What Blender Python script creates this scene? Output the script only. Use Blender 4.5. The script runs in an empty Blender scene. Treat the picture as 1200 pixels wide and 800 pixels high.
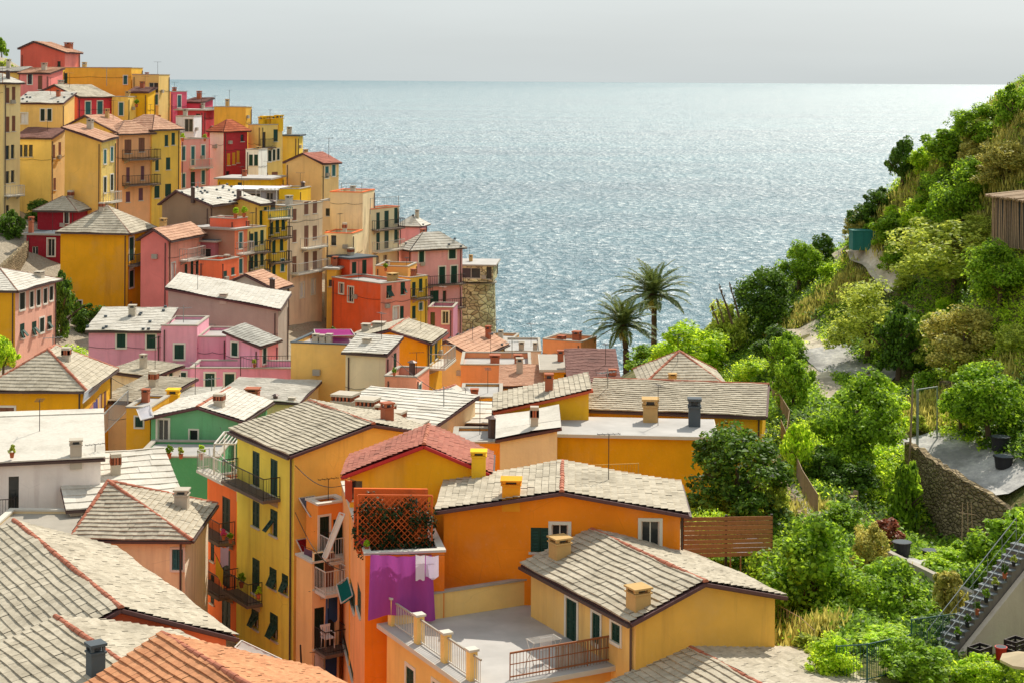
import bpy, math, random
import numpy as np
from mathutils import Vector, Matrix
R = math.radians
scene = bpy.context.scene
col = scene.collection
rnd = random.Random(7)

# ------------------------------------------------------------------ camera
F, HOR, CZ, ROLL = 2000.0, 95.5, 58.0, 0.0061
def ray(px, py):
    dx, dy = px-600.0, py-HOR
    return ((dx+dy*ROLL)/F, -(dy-dx*ROLL)/F)
def P(px, py, D):
    tx, tz = ray(px, py)
    return Vector((tx*D, D, CZ+tz*D))
cam_d = bpy.data.cameras.new('camera'); cam = bpy.data.objects.new('camera', cam_d); col.objects.link(cam)
cam.location = (0, 0, CZ); cam.rotation_euler = (math.pi/2, -ROLL, 0)
cam_d.sensor_width = 36; cam_d.lens = 60; cam_d.shift_y = -(400-HOR)/1200; cam_d.clip_start = 1; cam_d.clip_end = 1e6
scene.camera = cam
scene.view_settings.view_transform = 'Standard'; scene.view_settings.look = 'None'
scene.view_settings.exposure = 0; scene.view_settings.gamma = 1

# ------------------------------------------------------------------ node helpers
def lin(c):
    return tuple(((x/255)/12.92 if x/255 < .04045 else ((x/255+.055)/1.055)**2.4) for x in c)
class NT:
    def __init__(s, name):
        s.m = bpy.data.materials.new(name); s.m.use_nodes = True
        s.t = s.m.node_tree; s.b = s.t.nodes['Principled BSDF']
    def n(s, typ, **k):
        x = s.t.nodes.new('ShaderNode'+typ)
        for a, b in k.items(): setattr(x, a, b)
        return x
    def l(s, a, b): s.t.links.new(a, b)
    def inp(s, sock, v):
        if hasattr(v, 'is_output'): s.l(v, sock)
        else: sock.default_value = v
    def coord(s, scale=(1, 1, 1), rot=(0, 0, 0), world=True):
        mp = s.n('Mapping'); mp.inputs['Scale'].default_value = scale; mp.inputs['Rotation'].default_value = rot
        if world: s.l(s.n('NewGeometry').outputs['Position'], mp.inputs[0])
        else: s.l(s.n('TexCoord').outputs['Object'], mp.inputs[0])
        return mp.outputs[0]
    def noise(s, scale, detail=3, vec=None, rough=.55):
        x = s.n('TexNoise'); x.inputs['Scale'].default_value = scale; x.inputs['Detail'].default_value = detail
        x.inputs['Roughness'].default_value = rough
        if vec is not None: s.l(vec, x.inputs['Vector'])
        return x.outputs['Fac']
    def ramp(s, fac, stops):
        x = s.n('ValToRGB'); e = x.color_ramp.elements
        while len(e) < len(stops): e.new(.5)
        for i, (p, c) in enumerate(stops):
            e[i].position = p; e[i].color = (*c, 1) if len(c) == 3 else c
        s.l(fac, x.inputs[0]); return x.outputs[0]
    def mix(s, fac, a, b, mode='MIX'):
        x = s.n('Mix', data_type='RGBA', blend_type=mode)
        s.inp(x.inputs[0], fac)
        for sk, v in ((x.inputs[6], a), (x.inputs[7], b)):
            if hasattr(v, 'is_output'): s.l(v, sk)
            else: sk.default_value = (*v, 1) if len(v) == 3 else v
        return x.outputs[2]
    def math(s, op, a, b=0.0, clamp=False):
        x = s.n('Math', operation=op, use_clamp=clamp); s.inp(x.inputs[0], a); s.inp(x.inputs[1], b); return x.outputs[0]
    def rng(s, v, a, b, c, d):
        x = s.n('MapRange'); s.l(v, x.inputs[0])
        for i, q in enumerate((a, b, c, d)): x.inputs[i+1].default_value = q
        return x.outputs[0]
    def bump(s, h, strength, dist):
        x = s.n('Bump'); x.inputs['Strength'].default_value = strength; x.inputs['Distance'].default_value = dist
        s.l(h, x.inputs['Height']); s.l(x.outputs[0], s.b.inputs['Normal'])
    def base(s, c, rough=.9, spec=.2):
        s.inp(s.b.inputs['Base Color'], c if hasattr(c, 'is_output') else (*c, 1))
        s.b.inputs['Roughness'].default_value = rough; s.b.inputs['Specular IOR Level'].default_value = spec
        return s.m

MATS = {}
def mul(c, k): return tuple(min(1, x*k) for x in c)
def plaster(rgb):
    """painted lime plaster, stained and mottled"""
    key = ('pl', tuple(rgb))
    if key in MATS: return MATS[key]
    k = min(1.42, .93/max(lin(rgb))); c = tuple(x*k+.008 for x in lin(rgb)); t = NT('plaster_%02x%02x%02x' % tuple(rgb))
    blot = t.noise(.45, 4, t.coord())
    streak = t.noise(1.0, 4, t.coord((2.2, 2.2, .22)), .6)
    fine = t.noise(7, 3, t.coord())
    a = t.mix(t.rng(blot, .35, .68, 0, 1), mul(c, .88), mul(c, 1.06))
    patch = t.noise(.16, 5, t.coord(), .7); a = t.mix(t.rng(patch, .52, .60, 0, .30), a, tuple(x*.72+.10 for x in c))
    run = t.noise(.3, 3, t.coord((1, 1, .5)))
    dirt = t.math('MULTIPLY', t.rng(streak, .48, .70, 0, .5), t.rng(run, .42, .62, .12, 1))
    g = (c[0]*.5+.03, c[1]*.42+.03, c[2]*.42+.03)
    a = t.mix(dirt, a, g)
    chalk = t.rng(fine, .58, .8, 0, .22)
    a = t.mix(chalk, a, tuple(x*.7+.18 for x in c))
    vo = t.n('TexVoronoi', feature='DISTANCE_TO_EDGE'); vo.inputs['Scale'].default_value = .55; wob = t.n('VectorMath', operation='ADD'); t.l(t.coord(), wob.inputs[0]); nv = t.n('TexNoise'); nv.inputs['Scale'].default_value = 1.6; t.l(nv.outputs['Color'], wob.inputs[1]); t.l(wob.outputs[0], vo.inputs['Vector'])
    crack = t.math('MULTIPLY', t.rng(vo.outputs['Distance'], 0, .012, 1, 0), t.rng(blot, .52, .64, 0, .22)); a = t.mix(crack, a, mul(c, .35))
    t.bump(t.math('ADD', fine, t.math('MULTIPLY', blot, 2)), .35, .04)
    MATS[key] = t.base(a, .93, .12); return MATS[key]
def plain(name, rgb, rough=.7, var=.18, scale=4, metal=0, spec=.3):
    key = ('p', name)
    if key in MATS: return MATS[key]
    c = lin(rgb); t = NT(name)
    n = t.noise(scale, 4, t.coord())
    isl = t.n('NewGeometry').outputs['Random Per Island']
    f = t.math('ADD', t.math('MULTIPLY', n, .7), t.math('MULTIPLY', isl, .3))
    a = t.mix(f, mul(c, 1-var*1.4), mul(c, 1+var*1.4))
    t.b.inputs['Metallic'].default_value = metal
    MATS[key] = t.base(a, rough, spec); return MATS[key]
def tile(name, rgb, rgb2, stain, kv=.3):
    rgb2 = tuple(int(x*.55+y*.45) for x, y in zip(rgb2, rgb))
    """roof slabs: every slab its own tone, lichen and soot over several"""
    key = ('t', name)
    if key in MATS: return MATS[key]
    c, d, s_ = lin(rgb), lin(rgb2), lin(stain); t = NT(name)
    isl = t.n('NewGeometry').outputs['Random Per Island']
    big = t.noise(.5, 5, t.coord(), .62); fine = t.noise(6, 4, t.coord(), .65)
    a = t.mix(isl, c, d)
    a = t.mix(t.rng(big, .5, .72, 0, .55), a, s_)
    a = t.mix(t.rng(fine, .35, .7, 0, kv), a, tuple(x*.45 for x in s_))
    spots = t.noise(2.6, 5, t.coord(), .7)
    a = t.mix(t.rng(spots, .6, .72, 0, .4), a, tuple(min(1, x*1.25+.04) for x in c))
    t.bump(fine, .5, .03)
    MATS[key] = t.base(a, .9, .15); return MATS[key]

TILES = dict(
 slate=((204,193,173),(166,155,135),(122,113,97)),
 white=((219,213,202),(198,190,177),(164,156,142)),
 grey=((190,187,178),(158,154,146),(124,120,112)),
 terra=((196,108,72),(158,80,54),(120,72,54)),
 pink=((212,168,140),(184,136,112),(146,110,92)),
 red=((186,120,102),(162,98,84),(128,92,80)),
 orange=((214,154,112),(190,126,90),(140,92,64)),
 mauve=((150,112,104),(120,86,80),(90,70,66)))
def T(k): return tile('roof_tiles_'+k, *TILES[k], kv=.2 if k == 'white' else .3)
verge_m = plain('verge_board_brown', (96,66,66), .7)
ridge_m = plain('ridge_terracotta', (176,108,84), .85, .35)
gutter_m = plain('gutter_grey_brown', (92,76,72), .5, .15, metal=.3)
ridge2_m = plain('ridge_brown', (140,106,90), .85, .35)
trim_m = plain('window_trim', (226,220,206), .8, .08)
green_m = plain('shutter_green', (22,62,50), .55, .2)
dgreen_m = plain('shutter_dark_green', (24,44,34), .55, .2)
teal_m = plain('shutter_teal', (46,104,106), .6, .2)
brown_m = plain('shutter_brown', (126,82,62), .6, .2)
mauve_m = plain('shutter_mauve', (112,72,82), .6, .2)
yell_m = plain('shutter_yellow', (208,150,44), .6, .2)
iron_m = plain('iron_dark', (58,52,52), .5, .2, metal=.4)
railw_m = plain('rail_pale', (196,190,182), .6, .15)
rust_m = plain('rail_rust', (150,92,56), .7, .2)
conc_m = plain('concrete', (168,160,148), .9, .2, 1.5)
slabw_m = plain('slab_pale', (206,200,188), .9, .15, 1.5)
roofflat_m = plain('roof_membrane', (178,174,170), .85, .34, .7)
roofdark_m = plain('roof_bitumen', (84,92,98), .85, .2, .8)
chim_m = plain('chimney_ochre', (196,160,104), .9, .15)
chimw_m = plain('chimney_pale', (186,176,160), .9, .15)
chimt_m = plain('chimney_brick', (172,100,72), .9, .2)
wood_m = plain('weathered_wood', (158,134,108), .85, .35, 6)
bark_m = plain('bark', (96,80,62), .95, .4, 8)
white_m = plain('white_cloth', (226,224,226), .9, .05)
def glass():
    t = NT('window_glass'); n = t.noise(1.2, 2, t.coord())
    a = t.mix(n, (.012, .016, .018), (.05, .055, .055)); t.base(a, .12, .5); return t.m
glass_m = glass()

# ------------------------------------------------------------------ mesh builder
class MB:
    def __init__(s): s.v, s.f, s.m, s.mats = [], [], [], []
    def mi(s, mat):
        for i, x in enumerate(s.mats):
            if x is mat: return i
        s.mats.append(mat); return len(s.mats)-1
    def poly(s, pts, mat):
        n = len(s.v); s.v += [tuple(p) for p in pts]; s.f.append(tuple(range(n, n+len(pts)))); s.m.append(s.mi(mat))
    def mesh(s, vs, fs, mat):
        n = len(s.v); s.v += [tuple(p) for p in vs]; k = s.mi(mat)
        for f in fs: s.f.append(tuple(n+i for i in f)); s.m.append(k)
    def hexa(s, a, b, mat):          # bottom quad a, top quad b
        s.mesh(list(a)+list(b), [(3,2,1,0),(4,5,6,7),(0,1,5,4),(1,2,6,5),(2,3,7,6),(3,0,4,7)], mat)
    def box(s, c, ax, ay, az, mat):  # centre and half axes
        c, ax, ay, az = Vector(c), Vector(ax), Vector(ay), Vector(az)
        q = [c-ax-ay, c+ax-ay, c+ax+ay, c-ax+ay]
        s.hexa([p-az for p in q], [p+az for p in q], mat)
    def prism(s, pts, off, mat):     # polygon extruded by a vector
        n = len(pts); off = Vector(off); pts = [Vector(p) for p in pts]
        s.mesh(pts+[p+off for p in pts], [tuple(range(n))[::-1], tuple(range(n, 2*n))]+[(i, (i+1) % n, n+(i+1) % n, n+i) for i in range(n)], mat)
    def bar(s, p, q, r, mat, n=4, r2=None): s.tube([p, q], [r, r if r2 is None else r2], n, mat)
    def tube(s, pts, rad, n, mat):
        pts = [Vector(p) for p in pts]
        if not hasattr(rad, '__len__'): rad = [rad]*len(pts)
        base = len(s.v); k = s.mi(mat)
        for i, p in enumerate(pts):
            d = (pts[min(i+1, len(pts)-1)]-pts[max(i-1, 0)]).normalized()
            x = d.cross(Vector((0, 0, 1)))
            if x.length < .05: x = d.cross(Vector((0, 1, 0)))
            x.normalize(); y = d.cross(x)
            for j in range(n):
                a = 2*math.pi*(j+.5)/n
                s.v.append(tuple(p+(x*math.cos(a)+y*math.sin(a))*rad[i]))
        for i in range(len(pts)-1):
            for j in range(n):
                a, b = base+i*n+j, base+i*n+(j+1) % n
                s.f.append((a, b, b+n, a+n)); s.m.append(k)
        s.f.append(tuple(base+j for j in range(n))[::-1]); s.m.append(k)
        e = base+(len(pts)-1)*n
        s.f.append(tuple(e+j for j in range(n))); s.m.append(k)
    def build(s, name, parent=None, origin=(0, 0, 0), smooth=False):
        o = Vector(origin)
        me = bpy.data.meshes.new(name)
        me.from_pydata([(x-o.x, y-o.y, z-o.z) for x, y, z in s.v], [], s.f)
        for m in s.mats: me.materials.append(m)
        me.polygons.foreach_set('material_index', s.m)
        if smooth: me.polygons.foreach_set('use_smooth', [True]*len(s.f))
        me.update()
        ob = bpy.data.objects.new(name, me); col.objects.link(ob)
        if parent is not None: ob.parent = parent
        else: ob.location = o
        return ob
def empty(name, loc, label, cat, group=None):
    e = bpy.data.objects.new(name, None); e.empty_display_size = .5; col.objects.link(e); e.location = loc
    return tag(e, label, cat, group)
def tag(o, label, cat, group=None):
    o['label'] = label; o['category'] = cat
    if group: o['group'] = group
    return o
def struct(o): o['kind'] = 'structure'; return o
def clip(poly, edges):
    """convex clip of 2-D polygon; edges = list of (nx,ny,d) keep nx*x+ny*y<=d"""
    for nx, ny, d in edges:
        if not poly: return poly
        out = []
        for i in range(len(poly)):
            a, b = poly[i-1], poly[i]
            da, db = nx*a[0]+ny*a[1]-d, nx*b[0]+ny*b[1]-d
            if (da <= 0) != (db <= 0):
                t = da/(da-db); out.append((a[0]+(b[0]-a[0])*t, a[1]+(b[1]-a[1])*t))
            if db <= 0: out.append(b)
        poly = out
    return poly
def edges_of(poly):
    area = sum(poly[i-1][0]*poly[i][1]-poly[i][0]*poly[i-1][1] for i in range(len(poly)))
    E = []
    for i in range(len(poly)):
        a, b = poly[i-1], poly[i]; dx, dy = b[0]-a[0], b[1]-a[1]
        L = math.hypot(dx, dy)
        if L < 1e-6: continue
        nx, ny = (dy/L, -dx/L) if area > 0 else (-dy/L, dx/L)
        E.append((nx, ny, nx*a[0]+ny*a[1]))
    return E

def stone_mat(name='dry_stone', k=1.0, sc=3.2):
    t = NT(name); c = t.coord((1, 1, 1.6)); v = t.n('TexVoronoi'); v.inputs['Scale'].default_value = sc; t.l(c, v.inputs['Vector'])
    e = t.n('TexVoronoi', feature='DISTANCE_TO_EDGE'); e.inputs['Scale'].default_value = sc; t.l(c, e.inputs['Vector'])
    n = t.noise(.7, 4, t.coord())
    x = t.mix(v.outputs['Color'], mul(lin((120,104,80)), k), mul(lin((186,166,132)), k)); x = t.mix(t.rng(n, .45, .7, 0, .5), x, lin((86,84,56)))
    x = t.mix(t.rng(e.outputs['Distance'], 0, .09, .9, 0), x, lin((50,44,36)))
    t.bump(t.math('MINIMUM', e.outputs['Distance'], .25), 1.0, .35); return t.base(x, .95, .1)
stone_m = stone_mat()

stone2_m = stone_mat('tower_masonry', 2.5, 1.4)
# ------------------------------------------------------------------ light
SUN_EL, SUN_AZ = 45, 27
sd = Vector((math.sin(R(SUN_AZ))*math.cos(R(SUN_EL)), math.cos(R(SUN_AZ))*math.cos(R(SUN_EL)), math.sin(R(SUN_EL))))
sl = bpy.data.lights.new('sun', 'SUN'); sl.energy = 5.0; sl.angle = R(.5); sl.color = (1, .93, .80)
so = bpy.data.objects.new('sun', sl); col.objects.link(so); so.location = (40, 60, 140)
so.rotation_euler = (-sd).to_track_quat('-Z', 'Y').to_euler()
w = bpy.data.worlds.new('World'); scene.world = w; w.use_nodes = True
wt = w.node_tree; bg = wt.nodes['Background']
sk = wt.nodes.new('ShaderNodeTexSky'); sk.sky_type = 'NISHITA'; sk.sun_disc = False
sk.sun_elevation = R(SUN_EL); sk.sun_rotation = R(SUN_AZ); sk.altitude = 60
sk.air_density = 1.0; sk.dust_density = 3.0; sk.ozone_density = 1.5
hs = wt.nodes.new('ShaderNodeHueSaturation'); hs.inputs['Saturation'].default_value = .42; hs.inputs['Value'].default_value = 1.0
wt.links.new(sk.outputs[0], hs.inputs['Color'])
# thin sea haze evens the sky out towards a pale grey-blue
mx = wt.nodes.new('ShaderNodeMix'); mx.data_type = 'RGBA'; mx.inputs[0].default_value = .82
wt.links.new(hs.outputs[0], mx.inputs[6]); mx.inputs[7].default_value = (4.36, 4.80, 4.88, 1)
tc = wt.nodes.new('ShaderNodeTexCoord'); mp = wt.nodes.new('ShaderNodeMapping'); mp.inputs['Scale'].default_value = (1.2, 1.2, 9); wt.links.new(tc.outputs['Generated'], mp.inputs[0])
cl = wt.nodes.new('ShaderNodeTexNoise'); cl.inputs['Scale'].default_value = 1.6; cl.inputs['Detail'].default_value = 5; wt.links.new(mp.outputs[0], cl.inputs['Vector'])
mr = wt.nodes.new('ShaderNodeMapRange'); wt.links.new(cl.outputs['Fac'], mr.inputs[0])
for i_, q_ in enumerate((.3, .7, .93, 1.06)): mr.inputs[i_+1].default_value = q_
m2 = wt.nodes.new('ShaderNodeMix'); m2.data_type = 'RGBA'; m2.blend_type = 'MULTIPLY'; m2.inputs[0].default_value = 1     # faint bands of thin high cloud
wt.links.new(mx.outputs[2], m2.inputs[6]); wt.links.new(mr.outputs[0], m2.inputs[7])
wt.links.new(m2.outputs[2], bg.inputs['Color']); bg.inputs['Strength'].default_value = .15

# ------------------------------------------------------------------ terrain: thin plate spline through ground points
CP = []
for px, py, D in [(1000,790,60),(1120,760,66),(940,745,66),(1090,700,71),(1000,640,80),(1166,688,73),(1150,797,63.5),(1195,802,64.5),(1120,800,62.5),(930,605,84),(1010,585,88),
    (960,480,105),(1000,520,97),(985,450,113),(960,400,124),(1000,350,134),(1020,310,146),(985,295,152),(1090,350,126),(1100,440,112),(1180,340,118),
    (1180,272,114),(1180,170,126),(1197,112,132),(1100,200,136),(1040,232,143),(1003,275,151),(1130,250,130),(945,315,152),
    (920,350,148),(880,405,140),(850,440,132),(800,435,138),(740,432,148),(900,470,112),(1120,520,97),(1195,560,90),(1060,500,101),
    (1085,638,86),(1190,672,75.5),(1140,664,79),(1060,640,88),(1112,612,93) if False else (1110,652,83), (900,520,100)]:
    p = P(px, py, D); CP.append((p.x, p.y, p.z-CZ))
CP += [(-10,72,-29),(-25,60,-30),(-40,60,-30),(0,60,-29),(8,66,-26),(0,100,-27),(10,100,-25.5),(-20,100,-27),(-32,100,-27),(-50,100,-20),(0,130,-29),(-18,130,-28),
 (12,130,-26.5),(0,150,-32),(0,180,-40),(12,165,-35),(14,180,-48),(0,212,-60),(12,205,-64),(-37,158,-22.5),(-35,135,-24),(-28,150,-24),(-46,180,-15.5),(-38,198,-17.5),(-36,188,-19),(-44,150,-20),(-54,185,-15),
 (-58,215,-3),(-72,215,4),(-80,190,1),(-80,150,-8),(-60,150,-14),(-60,120,-18),(-20,200,-20),(-20,175,-24),(-30,208,-14),(-16,165,-27),(-4,195,-33),
 (-4,206,-44),(-20,222,-42),(-35,228,-30),(-50,240,-20),(-70,250,-12),(-90,255,-10),(-20,245,-70),(-50,262,-60),(0,250,-75),(30,250,-75),
 (28,165,-30),(34,172,-42),(45,165,-26),(30,190,-60),(55,190,-50),(80,190,-40),(60,140,2),(75,120,8),(60,100,0),(50,85,-10),(45,70,-16),(90,160,2),(110,100,18),
 (0,40,-28),(-30,40,-30),(30,40,-24),(50,40,-18),(0,20,-16),(0,8,-6),(0,0,-2.2),(-40,10,-14),(40,10,-8),(-90,60,-18),(-110,150,2),(-110,220,6),(90,250,-75),(-110,20,-10),(110,20,5)]
cp = np.array(CP); n_ = len(cp)
def tps_k(d2): return np.where(d2 > 1e-9, .5*d2*np.log(d2+1e-12), 0)
A_ = np.zeros((n_+3, n_+3)); d2_ = ((cp[:, None, :2]-cp[None, :, :2])**2).sum(-1)
A_[:n_, :n_] = tps_k(d2_)+np.eye(n_)*2.5; A_[:n_, n_] = 1; A_[:n_, n_+1:] = cp[:, :2]; A_[n_, :n_] = 1; A_[n_+1:, :n_] = cp[:, :2].T
sol_ = np.linalg.solve(A_, np.concatenate([cp[:, 2], [0, 0, 0]]))
def terr_np(X, Y):
    X = np.asarray(X, float); Y = np.asarray(Y, float); sh = X.shape; X, Y = X.ravel(), Y.ravel(); out = np.zeros(len(X))
    for i in range(0, len(X), 4000):
        q = np.stack([X[i:i+4000], Y[i:i+4000]], 1)
        k = tps_k(((q[:, None]-cp[None, :, :2])**2).sum(-1))
        out[i:i+4000] = k@sol_[:n_]+sol_[n_]+q@sol_[n_+1:]
    return (np.maximum(out+CZ, -6)).reshape(sh)
def terr(x, y): return float(terr_np([x], [y])[0])
def hit(px, py, D0=48, D1=165, dflt=140):
    """where the sight line through a picture point meets the ground"""
    tx, tz = ray(px, py); Ds = np.arange(D0, D1, .5)
    below = CZ+tz*Ds < terr_np(tx*Ds, Ds)
    i = int(np.argmax(below))
    D = Ds[i] if below[i] else dflt
    return Vector((tx*D, D, terr(tx*D, D))), D
def ground_mat():
    t = NT('hillside_soil'); c = t.coord()
    a = t.noise(.12, 5, c, .6); b = t.noise(.9, 5, c, .65); f = t.noise(6, 4, c, .7)
    x = t.mix(t.rng(a, .4, .6, 0, 1), lin((128,112,76)), lin((104,112,52)))
    x = t.mix(t.rng(b, .45, .62, 0, 1), x, lin((72,86,40)))
    x = t.mix(t.rng(f, .5, .75, 0, .8), x, lin((176,160,126)))
    sx = t.n('SeparateXYZ'); t.l(t.n('NewGeometry').outputs['Position'], sx.inputs[0])
    town = t.rng(t.math('ADD', sx.outputs[0], t.math('MULTIPLY', a, 10)), 12, 17, 1, 0)      # trodden stone and concrete between the houses
    x = t.mix(town, x, t.mix(t.rng(f, .4, .7, 0, 1), lin((156,144,126)), lin((190,178,158))))
    t.bump(t.math('ADD', b, t.math('MULTIPLY', f, .4)), .8, .4)
    return t.base(x, .95, .1)
gx = np.arange(-125, 126, 1.25); gy = np.arange(-6, 268, 1.25)
GX, GY = np.meshgrid(gx, gy); GZ = terr_np(GX, GY)
rs = np.random.RandomState(3); GZ = GZ+rs.normal(0, .06, GZ.shape)
me = bpy.data.meshes.new('terrain'); nx_, ny_ = len(gx), len(gy)
idx = np.arange(nx_*ny_).reshape(ny_, nx_)
fc = np.stack([idx[:-1, :-1], idx[:-1, 1:], idx[1:, 1:], idx[1:, :-1]], -1).reshape(-1, 4)
me.from_pydata(np.stack([GX, GY, GZ], -1).reshape(-1, 3).tolist(), [], fc.tolist())
me.materials.append(ground_mat()); me.polygons.foreach_set('use_smooth', [True]*len(fc)); me.update()
to = bpy.data.objects.new('terrain', me); col.objects.link(to); struct(to)

# ------------------------------------------------------------------ sea
def sea_mat():
    t = NT('sea_water')
    c = t.coord((1, .55, 1), (0, 0, R(-9)))
    n0 = t.noise(.012, 4, c, .6); n1 = t.noise(.05, 4, c, .6); n2 = t.noise(.34, 4, c, .62); n3 = t.noise(1.6, 3, c, .6)
    h = t.math('ADD', t.math('ADD', t.math('MULTIPLY', n1, 6.0), t.math('MULTIPLY', n2, 2.4)), t.math('MULTIPLY', n3, .7))
    t.bump(h, 1.0, 1.0)
    wide = t.noise(.006, 4, t.coord((.3, 1, 1)), .6)
    x = t.mix(t.rng(wide, .35, .65, 0, 1), (.010, .092, .138), (.024, .140, .188))
    t.base(x, .45, .5); t.b.inputs['IOR'].default_value = 1.33
    # sun glitter put in as noise patches of rougher mirror, stronger far out
    gl = t.n('BsdfGlossy'); gl.inputs['Color'].default_value = (1, 1, 1, 1); gl.inputs['Roughness'].default_value = .40
    t.l(t.t.nodes['Bump'].outputs[0], gl.inputs['Normal'])
    fac = t.math('MULTIPLY', t.rng(n2, .46, .66, .05, 1), t.rng(n3, .44, .66, .15, 1)); fac = t.math('MULTIPLY', fac, t.rng(n1, .36, .6, .5, 1)); sy = t.n('SeparateXYZ'); t.l(t.n('NewGeometry').outputs['Position'], sy.inputs[0]); fac = t.math('MULTIPLY', fac, t.rng(sy.outputs[1], 150, 1800, .58, 1.55)); fac = t.math('ADD', t.math('MULTIPLY', fac, SEA_G), .012, True)
    mx_ = t.n('MixShader'); t.l(fac, mx_.inputs[0]); t.l(t.b.outputs[0], mx_.inputs[1]); t.l(gl.outputs[0], mx_.inputs[2]); t.l(mx_.outputs[0], t.t.nodes['Material Output'].inputs[0])
    return t.m
SEA_G = .75
m = MB(); S = 250000.0
sm = sea_mat()
m.poly([(-S, 120, 0), (S, 120, 0), (S, S, 0), (-S, S, 0)], sm)
m.poly([(-S, -S, 0), (S, -S, 0), (S, 120, 0), (-S, 120, 0)], sm)
struct(m.build('sea'))
slabd_m = plain('slab_dark', (112,98,88), .9, .2)
# ------------------------------------------------------------------ houses
WK = dict(g=(green_m,1), G=(green_m,0), h=(dgreen_m,1), H=(dgreen_m,0), t=(teal_m,1), b=(brown_m,0), B=(brown_m,1), p=(mauve_m,0), y=(yell_m,0),
          d=(None,1), D=(None,0), o=(green_m,1), f=(green_m,0), n=(green_m,1), w=(None,1))
def roof_plane(mb, poly, row, mat, under, lift=.05, thick=.14, seed=0, colw=None, dots=0):
    """poly: eave start, eave end, ... going round (3-D, planar, convex); laid with overlapping slabs"""
    rr = random.Random(seed)
    poly = [Vector(p) for p in poly]; o = poly[0]; e1 = (poly[1]-o).normalized()
    nrm = Vector((0, 0, 0))
    for i in range(1, len(poly)-1): nrm += (poly[i]-o).cross(poly[i+1]-o)
    nrm.normalize()
    if nrm.z < 0: nrm = -nrm
    e2 = nrm.cross(e1)
    if e2.z < 0: e2 = -e2
    p2 = [((p-o).dot(e1), (p-o).dot(e2)) for p in poly]; E = edges_of(p2)
    u0, u1 = min(p[0] for p in p2), max(p[0] for p in p2); v0, v1 = min(p[1] for p in p2), max(p[1] for p in p2)
    cw = colw or row*1.25
    def W(u, v, h): return o+e1*u+e2*v+nrm*(h+.06+.035*math.sin(u*.83+seed)*math.sin(v*1.07+seed*1.7)+.02*math.sin(u*2.1+seed*.6+v))
    vs, fs = [], []
    r = 0; v = v0
    while v < v1-1e-3:
        vt = min(v+row, v1); u = u0-rr.random()*cw
        while u < u1:
            w_ = cw*rr.uniform(.75, 1.25); c = [(u, v), (u+w_, v), (u+w_, vt), (u, vt)]
            if any(nx*x+ny*y > d for x, y in c for nx, ny, d in E): c = clip(c, E)
            if len(c) > 2:
                j = rr.uniform(0, lift*.35); tl = rr.uniform(-.2, .2)*lift
                hh = lambda x, y: lift*(1-(y-v)/row)*.9+j+.012+tl*(x-u)/w_
                n = len(vs); k = len(c)
                vs += [W(x, y, hh(x, y)) for x, y in c]; fs.append(tuple(range(n, n+k)))
                if dots and rr.random() < dots: mb.box(W(u+w_/2, (v+vt)/2, lift+.07), e1*.11, e2*.08, nrm*.07, roofdark_m)
                b = [q for q in c if abs(q[1]-v) < 1e-6]
                if len(b) == 2:
                    i0, i1 = c.index(b[0]), c.index(b[1]); q = len(vs)
                    vs += [W(b[0][0], v, -.01), W(b[1][0], v, -.01)]; fs.append((n+i0, n+i1, q+1, q))
            u += w_
        v = vt; r += 1
    mb.mesh(vs, fs, mat)
    mb.prism([p-nrm*thick for p in poly], nrm*thick, under)
def ridge(p, q, r, parent, org, mat=None, name='ridge_cap', seed=1):
    rr = random.Random(seed); p, q = Vector(p), Vector(q); L = (q-p).length; d = (q-p)/L; n = max(2, int(L/.42)); mb = MB()
    side = d.cross(Vector((0, 0, 1))); side.normalize(); up = side.cross(d)
    for i in range(n):
        a, b = p+d*(L*i/n-.03), p+d*(L*(i+1)/n+.03); ra, rb = r*1.08, r*.88; j = Vector((0, 0, rr.uniform(0, .02)))
        vs = []
        for c, rad in ((a, ra), (b, rb)):
            for k in range(7):
                t = math.pi*k/6; vs.append(c+j+side*math.cos(t)*rad+up*(math.sin(t)*rad-.02))
        mb.mesh(vs, [(k, k+1, k+8, k+7) for k in range(6)]+[tuple(range(7))[::-1], tuple(range(7, 14))], mat or ridge_m)
    return mb.build(name, parent, org)

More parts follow.
